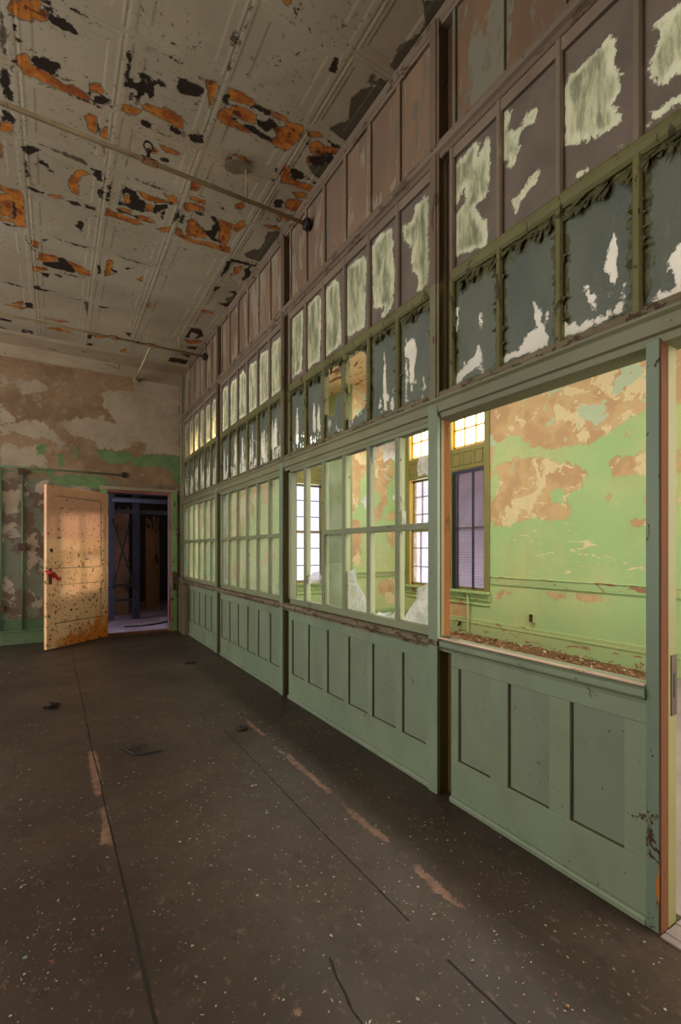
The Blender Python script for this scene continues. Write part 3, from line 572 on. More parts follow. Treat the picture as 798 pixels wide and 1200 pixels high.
# ---- end wall of the near room, doorway left open
DX0, DX1, DZ = .64, 1.515, 2.09
K1 = ((100, 400), 6.0); K2 = ((0, 400), 6.65)
PALE = [(K1, [(340, 300), (350, 250), (665, 270), (665, 800), (410, 790), (430, 715), (320, 715), (310, 770), (90, 760), (90, 700), (0, 680), (0, 550), (90, 555), (130, 515), (150, 560), (220, 585), (150, 470), (120, 450), (120, 370), (200, 345), (340, 350)]),
 (K2, [(100, 300), (280, 300), (365, 360), (340, 400), (170, 420)]), (K2, [(0, 260), (60, 290), (65, 360), (0, 390)]), (K2, [(0, 450), (40, 540), (150, 590), (100, 640), (0, 640)]), (K2, [(0, 660), (100, 640), (240, 610), (370, 640), (450, 740), (520, 800), (480, 830), (420, 770), (300, 750), (150, 750), (130, 690), (0, 740)]), (K2, [(460, 640), (600, 590), (740, 610), (798, 640), (798, 850), (760, 780), (560, 730)]), (K2, [(0, 770), (100, 800), (240, 830), (350, 800), (355, 1000), (200, 970), (0, 990)]), (K2, [(450, 900), (500, 890), (480, 980), (450, 980)]), (K2, [(270, 1100), (380, 1080), (340, 1190), (280, 1180)]),
 (((0, 530), 3.325), [(0, 0), (160, 0), (120, 70), (60, 55), (0, 70)]), (((0, 530), 3.325), [(10, 150), (80, 150), (70, 230), (30, 240)]), (((0, 530), 3.325), [(100, 330), (140, 310), (140, 440), (110, 480)]), (((0, 530), 3.325), [(10, 480), (60, 520), (20, 540)]), (((0, 530), 3.325), [(0, 300), (60, 270), (60, 290), (0, 320)])]
GREEN = [(K2, [(400, 1040), (798, 1045), (798, 1150), (620, 1130), (400, 1105)]), (K2, [(20, 1000), (400, 1010), (410, 1035), (20, 1020)]), (K2, [(450, 890), (500, 870), (490, 990), (455, 990)]), (K2, [(575, 820), (610, 820), (610, 910), (575, 910)]), (K2, [(270, 810), (360, 800), (350, 890), (290, 890)]),
 (K1, [(70, 760), (310, 780), (335, 820), (270, 860), (170, 862), (110, 830)]), (K1, [(400, 790), (665, 808), (665, 1000), (630, 1010), (600, 900), (420, 880), (320, 880), (320, 825), (390, 815)]), (K1, [(0, 940), (150, 960), (140, 1010), (0, 1030)])]
def back_polys(l): return [[onY(YB, *p) for p in px(o, s, q)] for (o, s), q in l]
pp, gg = back_polys(PALE), back_polys(GREEN)
wall_far = grid('wall_back', coords(-1.0, XP + .02, .03, (DX0, DX1)), coords(0, 3.82, .03, (DZ,)), lambda a, b, d: (a, YB, b), M['back'],
     {'pale': lambda P: sdf(pp, P, .2), 'green': lambda P: sdf(gg, P, .2)}, holes=[(DX0, DX1, -1, DZ)])
tag(wall_far, 'end wall of peeling tan, grey and green plaster around the open doorway', 'wall', kind='structure')
grid('wall_back', coords(XL, -1.0, .5), coords(0, ZC, .5), lambda a, b, d: (a, YB, b), M['back'], {k: (lambda P: np.full(len(P), -.2)) for k in ('pale', 'green')}, parent=wall_far)
mb = MB()                                       # wall thickness round the doorway
mb.box(DX0 - .02, DX0, YB + .002, YB + .2, 0, DZ); mb.box(DX1, DX1 + .02, YB + .002, YB + .2, 0, DZ); mb.box(DX0, DX1, YB + .002, YB + .2, DZ, DZ + .02)
mb.build('reveal', M['bluejamb'], wall_far)
# door frame: casing, stop, lintel moulding
mb = MB(); mb.box(DX1 + .005, DX1 + .1, YB - .03, YB - .001, 0, 2.14)
dtrim = mb.build('trim_2', M['casing'], bevel=.004); tag(dtrim, 'green chipped door casing beside the glazed partition', 'door frame', kind='structure')
mb = MB(); mb.box(DX0 - .1, DX1 + .1, YB - .035, YB - .001, DZ + .035, DZ + .085); mb.build('head_casing', M['cornice'], dtrim, .006)
mb = MB(); mb.box(DX1 - .02, DX1 + .008, YB - .02, YB + .03, 0, DZ); mb.box(DX0, DX1, YB - .02, YB + .03, DZ - .005, DZ + .03); mb.build('door_stop', M['redwood'], dtrim, .003)
mb = MB(); mb.box(DX0 - .09, DX0 - .002, YB - .03, YB - .001, 0, DZ + .04); mb.build('casing', M['casing'], dtrim, .004)
mb = MB(); mb.box(DX1 - .023, DX1 - .002, YB - .026, YB - .018, .16, .50); mb.build('red_strip', M['red'], dtrim)
mb = MB(); mb.box(DX0, DX1, YB - .03, YB + .2, .0, .012); mb.build('threshold', M['rawdark'], dtrim)
# baseboard along the end wall
mb = MB(); mb.box(XL, DX0 - .1, YB - .022, YB - .001, 0, .16); mb.box(XL, DX0 - .1, YB - .03, YB - .001, .16, .18)
tag(mb.build('baseboard_back', M['greenpipe'], bevel=.003), 'low green baseboard along the end wall behind the open door', 'baseboard', kind='structure')

# ---- unseen walls with windows, and an added opening, that light the rooms
def holed_wall(name, A, B, to3d, mat, holes, label, attrs=None, step=.6):
    ea = [k for h in holes for k in h[:2]]; eb = [k for h in holes for k in h[2:]]
    o = grid(name, coords(A[0], A[1], step, ea), coords(B[0], B[1], step, eb), to3d, mat, attrs, holes)
    return tag(o, label, 'wall', kind='structure')
LW = [(.8, 2.2, .9, 3.4), (3.3, 4.7, .9, 3.4), (5.5, 6.9, .9, 3.4)]
zero = {k: (lambda P: np.full(len(P), -.2)) for k in ('pale', 'green', 'tan', 'flake')}
holed_wall('wall_left', (YNEAR, YB), (0, ZC), lambda a, b, d: (XL, a, b), M['back'], LW, 'long outer wall with tall windows opposite the glazed partition', zero)
NW = [(2.0, 5.0, .4, 3.7)]  # added opening, made wide to brighten the far room
holed_wall('wall_near', (XL, XW), (0, ZC), lambda a, b, d: (a, YNEAR, b), M['back'], NW, 'end wall with an added light opening behind the camera', zero)

# ---- the room beyond the partition
tan_px = [((500, 440), 2.678, q) for q in (
 [(60, -60), (900, -120), (900, 80), (690, 100), (640, 130), (600, 160), (560, 190), (500, 215), (430, 228), (380, 232), (330, 222), (300, 205), (290, 180), (250, 195), (215, 215), (205, 260), (195, 480), (150, 480), (60, 300)],
 [(215, 290), (270, 265), (330, 260), (400, 265), (470, 280), (500, 300), (490, 350), (440, 375), (412, 350), (385, 360), (390, 400), (440, 400), (470, 420), (440, 450), (330, 450), (270, 465), (215, 480), (200, 440), (205, 400), (230, 350), (225, 310)],
 [(560, 270), (600, 255), (690, 245), (790, 240), (790, 300), (700, 320), (650, 312), (590, 318)], [(640, 452), (790, 445), (790, 475), (650, 472)], [(555, 365), (580, 365), (582, 402), (565, 402)], [(665, 400), (700, 375), (800, 380), (800, 410), (700, 410)], [(610, 180), (640, 178), (640, 200), (612, 195)],
 [(215, 690), (240, 672), (280, 675), (275, 690), (240, 690), (215, 712)], [(370, 685), (470, 688), (560, 690), (600, 705), (520, 708), (450, 695), (380, 695)])]
tan_px.append(((515, 640), 7.98, [(60, 505), (200, 515), (285, 560), (280, 640), (250, 685), (60, 690)]))
tan_w = [[onX(XW, *p) for p in px(o, s, q)] for o, s, q in tan_px]
tan_w.append([(YNEAR, 2.75), (4.3, 2.75), (4.3, ZC), (YNEAR, ZC)])
fl_w = [[onX(XW, *p) for p in px((500, 440), 2.678, q)] for q in ([(240, 440), (420, 450), (700, 560), (700, 640), (400, 630), (250, 560)], [(200, 320), (480, 260), (480, 380), (260, 480)])]
WIN = [dict(y0=4.68, y1=5.34), dict(y0=5.66, y1=6.34)]
WZ0, WZ1, WZ2, WZ3 = .66, 2.44, 2.78, 3.36
holesX = [(w['y0'], w['y1'], WZ0, WZ1) for w in WIN] + [(w['y0'], w['y1'], WZ2, WZ3) for w in WIN] + [(.2, .2, 0, 0)]
ea = [k for h in holesX for k in h[:2]]; eb = [k for h in holesX for k in h[2:]]
NWX = [(-2.7, -1.3, .5, 3.6)]  # added out-of-view opening that lets extra daylight into the far room
wr = grid('wall_outer', coords(YNEAR, 7.62, .07, ea + [k for q in NWX for k in q[:2]]), coords(0, ZC, .07, eb + [.5, 3.6]), lambda a, b, d: (XW, a, b), M['farwall'],
     {'tan': lambda P: sdf(tan_w, P, .3), 'flake': lambda P: sdf(fl_w, P, .1)}, holes=holesX + NWX, flip=True)
tag(wr, 'bright green wall of the room beyond, its paint peeled to tan plaster', 'wall', kind='structure')
# end wall beyond the partition with a window, and the chimney breast
W3 = (3.42, 4.21)
t_end = [[(1.9, 1.5), (2.5, 1.3), (2.9, 1.9), (2.6, 2.6), (2.0, 2.7)], [(2.7, 2.2), (3.2, 2.0), (3.3, 2.6), (2.8, 2.7)], [(2.2, .9), (2.6, .7), (2.7, 1.1)], [(1.7, 2.7), (5.3, 2.7), (5.3, 4), (1.7, 4)], [(3.0, .95), (3.3, 1.1), (3.2, 1.4)]]
we = grid('wall_back', coords(XP + .02, 4.3, .07, W3), coords(0, ZC, .07, (WZ0, WZ1, WZ2, WZ3)), lambda a, b, d: (a, YB, b), M['farwall'], {'tan': lambda P: sdf(t_end, P, .3), 'flake': lambda P: np.full(len(P), 0.)},
     holes=[(W3[0], W3[1], WZ0, WZ1), (W3[0], W3[1], WZ2, WZ3)])
tag(we, 'pale green end wall beyond the partition with a tall window', 'wall', kind='structure')
LB = lambda q: [onY(YC, *p) for p in q]
t_ch = [LB(px((420, 490), 7.98, q)) for q in ([(120, 260), (230, 240), (300, 360), (340, 480), (330, 560), (280, 600), (260, 700), (280, 800), (230, 850), (200, 958), (140, 958), (150, 850), (200, 780), (180, 680), (130, 640)], [(0, 300), (60, 300), (70, 500), (20, 540), (10, 800), (-60, 900), (-120, 700), (-120, 350)], [(250, 958), (330, 850), (340, 958)])]
t_ch += [LB(px((420, 610), 7.98, q)) for q in ([(-120, 0), (0, 0), (40, 130), (0, 260), (40, 280), (20, 420), (-40, 430), (-100, 300)], [(250, 100), (340, 110), (345, 270), (300, 220), (260, 170)], [(180, 560), (340, 540), (345, 780), (280, 780), (240, 720), (180, 620)], [(235, 400), (280, 385), (270, 440), (240, 440)])]
t_ch.append([(4.1, 2.9), (5.3, 2.9), (5.3, 4), (4.1, 4)])
wc = grid('wall_chimney', coords(4.22, XW, .06), coords(0, ZC, .06), lambda a, b, d: (a, YC, b), M['farwall'], {'tan': lambda P: sdf(t_ch, P, .3), 'flake': lambda P: np.full(len(P), 0.)})
tag(wc, 'green and pink peeling chimney breast in the far corner of the room beyond', 'wall', kind='structure')
grid('wall_chimney', coords(YC, YB, .2), coords(0, ZC, .2), lambda a, b, d: (4.22, a, b), M['farwall'], {'tan': lambda P: np.full(len(P), -.1), 'flake': lambda P: np.full(len(P), 0.)}, parent=wc, flip=True)
fc = grid('ceiling', coords(XP + .1, XW, .3), coords(YNEAR, YB, .3), lambda a, b, d: (a, b, ZC), M['farceiling'], flip=True)
tag(fc, 'peach peeling ceiling of the room beyond, seen through broken panes', 'ceiling', kind='structure')
ff = grid('floor', coords(XP + .14, XW, .3), coords(YNEAR, YB, .3), lambda a, b, d: (a, b, 0), M['greyfloor'])
tag(ff, 'dusty pale grey floor of the room beyond the doorway', 'floor', kind='structure')
# chair rail and tall skirting of that room
def rail_x(mb, y0, y1):
    mb.box(XW - .010, XW - .001, y0, y1, .79, .868); mb.box(XW - .018, XW - .001, y0, y1, .868, .882); mb.box(XW - .016, XW - .001, y0, y1, .775, .79)
def skirt_x(mb, y0, y1):
    mb.box(XW - .018, XW - .001, y0, y1, 0, .18); mb.box(XW - .024, XW - .001, y0, y1, .18, .21); mb.box(XW - .014, XW - .001, y0, y1, .21, .255)
mb = MB(); rail_x(mb, YNEAR, 4.58); rail_x(mb, 6.46, YC); mb.box(4.22, XW, YC - .02, YC - .001, .80, .865); mb.box(4.2, XW, YC - .04, YC - .001, .865, .885)
tag(mb.build('trim_3', M['fartrim'], bevel=.005), 'green chair rail running along the peeling wall beyond', 'chair rail', kind='structure')
mb = MB(); skirt_x(mb, YNEAR, YC); mb.box(4.2, XW, YC - .025, YC - .001, 0, .2); mb.box(4.2, XW, YC - .04, YC - .001, .2, .25); mb.box(XP + .15, 4.2, YB - .025, YB - .001, 0, .22)
tag(mb.build('baseboard_outer', M['fartrim'], bevel=.005), 'tall moulded green baseboard of the room beyond', 'baseboard', kind='structure')

# ---- outer windows (each: casing, panelled apron between lights, sashes, transom, glass)
def outer_window(name, label, to, a0, a1, bars=True):
    """to(a, b, depth) maps along-wall, height and depth-out-of-the-room to the place"""
    r = empty(name, label, 'window', kind='structure')
    def bx(mb, x0, x1, z0, z1, d0, d1):
        P = [to(x, z, d) for d in (d0, d1) for z in (z0, z1) for x in (x0, x1)]
        lo = [min(p[i] for p in P) for i in range(3)]; hi = [max(p[i] for p in P) for i in range(3)]
        mb.box(lo[0], hi[0], lo[1], hi[1], lo[2], hi[2])
    m = MB()
    for (x0, x1) in ((a0 - .09, a0), (a1, a1 + .09)): bx(m, x0, x1, WZ0, WZ3 + .09, -.025, 0)
    bx(m, a0 - .09, a1 + .09, WZ3, WZ3 + .1, -.03, 0)
    m.build('casing', M['yellowtrim'], r, .004)
    m = MB()
    for (x0, x1) in ((a0 - .01, a0), (a1, a1 + .01)): bx(m, x0, x1, WZ0, WZ3, -.001, .16)
    bx(m, a0, a1, WZ3, WZ3 + .01, -.001, .16); bx(m, a0, a1, WZ0 - .01, WZ0, -.001, .16)
    m.build('reveal', M['winframe'], r)
    m = MB(); bx(m, a0, a1, WZ1 + .01, WZ2 - .01, -.012, .16)
    n = 3; w = (a1 - a0) / n
    for k in range(n):                          # raised moulding round each little panel
        x0, x1, z0, z1 = a0 + k * w + .03, a0 + (k + 1) * w - .03, WZ1 + .07, WZ2 - .07
        for q in ((x0, x1, z0, z0 + .012), (x0, x1, z1 - .012, z1), (x0, x0 + .012, z0, z1), (x1 - .012, x1, z0, z1)): bx(m, *q, -.022, -.012)
    m.build('panel', M['yellowtrim'], r, .002)
    m = MB(); bx(m, a0 - .11, a1 + .11, WZ0 - .035, WZ0, -.07, .02); bx(m, a0 - .09, a1 + .09, WZ0 - .13, WZ0 - .035, -.025, 0); bx(m, a0 - .09, a1 + .09, WZ0 - .20, WZ0 - .185, -.02, 0)
    m.build('sill', M['fartrim'], r, .004)
    # transom light, 3 x 2
    m = MB(); d0, d1 = .05, .085
    for q in ((a0, a0 + .03, WZ2, WZ3), (a1 - .03, a1, WZ2, WZ3), (a0, a1, WZ2, WZ2 + .04), (a0, a1, WZ3 - .04, WZ3)): bx(m, *q, d0, d1)
    for k in (1, 2): bx(m, a0 + k * w - .01, a0 + k * w + .01, WZ2, WZ3, d0, d1)
    bx(m, a0, a1, (WZ2 + WZ3) / 2 - .01, (WZ2 + WZ3) / 2 + .01, d0, d1)
    t = m.build('transom_sash', M['winframe'], r)
    m = MB(); bx(m, a0 + .02, a1 - .02, WZ2 + .02, WZ3 - .02, .066, .069); m.build('glass', M['glass'], t)
    # two sashes
    zm = 1.575
    for nm, z0, z1, dd in (('upper_sash', zm - .02, WZ1, .075), ('lower_sash', WZ0, zm + .02, .04)):
        m = MB()
        for q in ((a0, a0 + .035, z0, z1), (a1 - .035, a1, z0, z1), (a0, a1, z0, z0 + .045), (a0, a1, z1 - .04, z1)): bx(m, *q, dd, dd + .032)
        s = m.build(nm, M['yellowtrim'], r)
        m = MB()
        for k in (1, 2): bx(m, a0 + k * w - .008, a0 + k * w + .008, z0 + .03, z1 - .03, dd + .004, dd + .028)
        for k in (1, 2): zz = z0 + (z1 - z0) * k / 3; bx(m, a0 + .03, a1 - .03, zz - .008, zz + .008, dd + .004, dd + .028)
        if bars: m.build('glazing_bar', M['winsash'], s)
        m = MB(); bx(m, a0 + .02, a1 - .02, z0 + .02, z1 - .02, dd + .014, dd + .017); m.build('glass', M['skyglass'], s)
    return r
toX = lambda a, b, d: (XW + d, a, b)
toY = lambda a, b, d: (a, YB + d, b)
outer_window('window_1', 'tall window with a lilac blind and yellow transom in the green wall beyond', toX, WIN[0]['y0'], WIN[0]['y1'], False)
outer_window('window_2', 'bright bare sash window beside the chimney breast in the room beyond', toX, WIN[1]['y0'], WIN[1]['y1'])
outer_window('window_3', 'tall window in the pale end wall seen past the broken panes', toY, *W3)
# ================================================================== THE GLAZED PARTITION
JOINT = [-.10, 1.815, 3.735, 5.67, 7.58]       # far face of each dark channel
XB = 1.772                                       # back face
wall_right = empty('wall_right', 'long partition of painted wood posts, wainscot and window lights', 'wall', kind='structure')
for i, y in enumerate(JOINT[1:4]):
    m = MB(); m.box(1.667, 1.688, y, y + .07, 0, 2.0); m.build('post', M['green'], wall_right, .003)
    for za, zb, mm in ((2.0, 2.62, M['post']), (2.62, ZC, M['postup'])):
        m = MB(); m.box(1.678, 1.690, y, y + .07, za, zb); m.box(1.671, 1.678, y + .016, y + .054, za, zb)
        m.build('post', mm, wall_right, .003)
    m = MB(); m.box(1.7455, XB - .005, y - .075, y + .004, 0, .80); m.box(1.7455, XB - .005, y - .075, y + .004, 1.93, ZC)
    if i: m.box(1.7455, XB - .005, y - .075, y + .004, .8, 1.93)
    
    for z0, z1 in ((0, .80), (1.93, ZC)) if i == 0 else ((0, ZC),): m.box(1.688, XB, y + .003, y + .068, z0, z1)
    if i == 0: m.box(1.688, XB, y + .022, y + .068, .80, 1.93)
    m.build('channel', M['channel'], wall_right)  # post sides and channel in a darker olive tone than the front
    m = MB(); m.box(1.7445, XB - .004, y - .0752, y + .002, 2.62, ZC); m.box(1.6885, XB + .001, y + .002, y + .069, 2.62, ZC); m.build('channel', M['chanup'], wall_right)
m = MB(); m.box(1.66, XB, 7.50, YB - .002, 0, ZC); m.build('post', M['post'], wall_right, .004)
# bays: (y0 near edge, y1 far edge) between a post's far edge and the next channel
BAYS = {1: (.825, 1.815 - .075), 2: (1.885, 3.66), 3: (3.805, 5.595), 4: (5.74, 7.50)}
PANEL_Y = {1: [(1.69, 1.493), (1.394, 1.193), (1.102, .901)], 2: [(3.595, 3.37), (3.30, 3.07), (3.0, 2.775), (2.708, 2.48), (2.427, 2.19), (2.13, 1.93)]}
for k in (3, 4):
    y0, y1 = BAYS[k]; w = (y1 - y0) / 6; PANEL_Y[k] = [(y1 - i * w - .03, y1 - (i + 1) * w + .03) for i in range(6)]
for k, (y0, y1) in BAYS.items():
    m = MB(); top = .735; pz0, pz1 = .212, .668
    ya = .825 if k == 1 else y0
    m.box(1.69, 1.75, ya, y1, 0, pz0); m.box(1.69, 1.75, ya, y1, pz1, top)
    ys = [y1] + [e for p in PANEL_Y[k] for e in p] + [ya]
    for a, b in zip(ys[::2], ys[1::2]):
        if a - b > .001: m.box(1.69, 1.75, b, a, pz0, pz1)
    m.prism([(1.69, .0), (1.677, .0), (1.677, .018), (1.681, .026), (1.69, .03)], ya, y1)
    m.build('wainscot', M['green'], wall_right, .003)
    m = MB()
    for a, b in PANEL_Y[k]: m.box(1.703, 1.74, b - .002, a + .002, pz0 - .002, pz1 + .002)
    m.build('sunk_panel', M['panelgrey'], wall_right)
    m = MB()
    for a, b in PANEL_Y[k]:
        m.box(1.695, 1.705, a - .004, a, pz0, pz1); m.box(1.695, 1.705, b, a - .004, pz0, pz0 + .004)  # dark strips draw the shade at the recess edges
    m.build('panel_edge_shade', M['edge_shade'], wall_right)
# sill rail: moulded, running past the posts
def sillrail(y0, y1, x_front=1.66):
    m = MB(); m.prism([(1.76, .735), (1.685, .735), (1.68, .75), (1.668, .757), (x_front, .765), (x_front, .785), (1.675, .793), (1.76, .798)], y0, y1)
    return m
sillrail(1.79, 7.50).build('sill_rail', M['crust'], wall_right, .002)
m = sillrail(.825, 1.81); m.build('sill_rail', M['green'], wall_right, .002)
m = MB(); m.box(1.668, 1.692, .825, 1.82, .797, .804); m.build('sill_board', M['sillboard'], wall_right, .003)
# header: two stepped fascias running past the posts
m = MB(); m.prism([(1.80, 1.925), (1.69, 1.925), (1.685, 1.95), (1.672, 1.955), (1.668, 2.0), (1.655, 2.012), (1.655, 2.022), (1.69, 2.03), (1.80, 2.03)], -.6, 7.50)
m.build('header', M['header'], wall_right, .002)
m = MB(); m.prism([(1.80, 2.03), (1.688, 2.03), (1.68, 2.045), (1.686, 2.06), (1.70, 2.068), (1.80, 2.068)], -.6, 7.50); m.build('crusted_rail', M['crust'], wall_right)
# frieze of tongued boards, rail below it and crown moulding at the ceiling
for k, (y0, y1) in BAYS.items():
    y0 = -.6 if k == 1 else y0
    m = MB(); n = 6 if k > 1 else 8; w = .299 if k == 1 else (y1 - y0) / n
    m.box(1.715, 1.76, y0, y1, 3.30, ZC - .002)
    for i in range(n + 1):
        yy = y1 - i * w
        if yy < y0 - .02: break
        m.box(1.70, 1.715, max(y0, yy - .018), min(y1, yy + .018), 3.30, ZC - .03)
    m.build('frieze_boards', M['frieze_near' if k == 1 else 'frieze'], wall_right, .002)
m = MB(); m.prism([(1.76, 3.255), (1.69, 3.255), (1.683, 3.262), (1.683, 3.275), (1.668, 3.285), (1.66, 3.30), (1.66, 3.318), (1.68, 3.326), (1.76, 3.33)], -.6, 7.50)
m.build('frieze_rail', M['mold'], wall_right)
m = MB(); m.prism([(1.76, 3.945), (1.697, 3.945), (1.692, 3.955), (1.682, 3.962), (1.680, 3.975), (1.670, 3.985), (1.668, ZC - .008), (1.76, ZC - .008)], -.6, 7.58)
m.build('crown_moulding', M['mold'], wall_right)

# ---- upper lights: two rows of painted panes per bay
ZA0, ZA1, ZB0, ZB1 = 2.65, 3.20, 2.072, 2.585
XG = 1.712
P7 = ((500, 0), 2.678); P8 = ((500, 200), 2.678); P5 = ((320, 200), 3.335); P7b = ((370, 390), 9.975)
BARE = [(P7, q) for q in ([(85, 520), (120, 490), (145, 445), (165, 455), (160, 500), (190, 425), (198, 440), (195, 600), (150, 650), (185, 690), (195, 740), (190, 770), (95, 803), (85, 790), (80, 690), (130, 620), (118, 585), (95, 640), (80, 640)],
   [(238, 350), (262, 340), (258, 400), (270, 420), (330, 345), (352, 335), (340, 390), (300, 400), (285, 440), (290, 480), (270, 520), (260, 535), (255, 500), (240, 500)], [(265, 630), (300, 600), (350, 530), (355, 550), (320, 600), (290, 640), (285, 670)],
   [(430, 290), (445, 240), (520, 170), (580, 110), (595, 130), (590, 200), (612, 240), (605, 300), (585, 325), (610, 365), (612, 385), (540, 420), (500, 445), (435, 455)], [(465, 545), (500, 525), (505, 535), (475, 555)], [(595, 460), (612, 445), (612, 470)],
   [(720, 70), (800, 0), (900, -100), (900, 160), (800, 235), (770, 240), (710, 280), (700, 230), (700, 190), (730, 120)], [(690, 400), (710, 350), (760, 320), (800, 285), (880, 220), (880, 260), (800, 320), (740, 360)])]
BARE += [(P5, q) for q in ([(503, 220), (540, 200), (560, 130), (605, 95), (607, 420), (600, 440), (575, 470), (560, 475), (575, 430), (555, 400), (540, 390), (545, 320), (530, 280), (510, 280)], [(385, 300), (415, 250), (450, 230), (465, 210), (470, 340), (475, 420), (470, 500), (460, 540), (430, 575), (420, 575), (440, 530), (395, 540), (388, 400)],
   [(290, 380), (330, 345), (362, 332), (362, 560), (357, 610), (290, 655), (285, 500)], [(203, 470), (240, 430), (257, 428), (264, 560), (266, 680), (205, 725), (208, 600)], [(130, 540), (165, 490), (187, 486), (187, 650), (182, 740), (133, 775)], [(65, 580), (105, 545), (117, 545), (112, 780), (65, 820)])]
bareP = [[onX(XG, *p) for p in px(o, s, q)] for (o, s), q in BARE]
GAP = [(P5, q) for q in ([(513, 695), (533, 657), (555, 662), (562, 700), (550, 800), (536, 800), (540, 735), (515, 730)],)]
GAP += [(P8, q) for q in ([(163, 450), (177, 445), (172, 515)], [(92, 430), (101, 430), (97, 510), (92, 500)], [(85, 672), (88, 655), (112, 625), (150, 580), (162, 545), (175, 575), (165, 610), (125, 640), (100, 668)],
   [(335, 410), (350, 420), (362, 480), (384, 520), (378, 550), (340, 565), (290, 582), (228, 607), (232, 590), (290, 560), (320, 510), (345, 495)], [(558, 290), (585, 200), (600, 250), (598, 330), (585, 365), (575, 320), (560, 310)], [(493, 360), (505, 365), (515, 390), (530, 390), (527, 435), (515, 430), (507, 395)],
   [(413, 515), (415, 425), (430, 430), (428, 470), (445, 490), (465, 470), (480, 490), (510, 460), (525, 480), (535, 455), (560, 460), (570, 435), (590, 440), (595, 418), (622, 410), (618, 432), (540, 480), (430, 526)],
   [(763, 275), (790, 230), (800, 225), (860, 200), (860, 310), (800, 365), (775, 340)], [(705, 405), (735, 370), (750, 380), (790, 365), (860, 330), (860, 350), (790, 388), (720, 412)], [(655, 420), (660, 412), (680, 425), (665, 430)])]
gapP = [[onX(XG, *p) for p in px(o, s, q)] for (o, s), q in GAP]
HOLE = [(P7b, [(100, 560), (150, 480), (155, 380), (170, 360), (200, 430), (210, 380), (260, 360), (275, 400), (300, 520), (300, 690), (260, 740), (215, 890), (230, 940), (200, 985), (150, 970), (100, 940)]),
        (P7b, [(350, 200), (440, 185), (500, 210), (560, 220), (590, 260), (590, 820), (565, 880), (500, 940), (470, 960), (440, 1010), (380, 1020), (350, 950), (368, 860), (380, 650), (355, 520), (350, 460), (380, 280)])]
holeP = [[onX(XG, *p) for p in px(o, s, q)] for (o, s), q in HOLE]

def flaps(parent, ya, yb, ztop, n):
    """curls of olive paint hanging off the head of a pane"""
    m = MB()
    for _ in range(n):
        y = random.uniform(yb, ya); w = random.uniform(.008, .03); L = random.uniform(.012, .062); z = ztop - random.uniform(0, .03)
        lean = random.uniform(-.02, .02); c = random.uniform(.005, .022); x = 1.70
        a0, a1 = Vector((x, y - w, z)), Vector((x, y + w, z))
        b0, b1 = Vector((x - c * .5, y - w * .7 + lean * .5, z - L * .55)), Vector((x - c * .5, y + w * .6 + lean * .5, z - L * .5))
        t = Vector((x - c, y + lean, z - L))
        m.poly([a0, a1, b1, b0]); m.poly([b0, b1, t])
    for _ in range(n // 2):
        s = random.choice((ya, yb)); z = random.uniform(ztop - .45, ztop - .02); h = random.uniform(.01, .035); w = random.uniform(.01, .03) * (-1 if s == ya else 1)
        c = random.uniform(.004, .018)
        m.poly([(1.702, s, z), (1.702, s, z - h), (1.702 - c, s + w, z - h * random.uniform(.3, 1.2))])
    m.build('paint_flake', M['olflake'], parent)

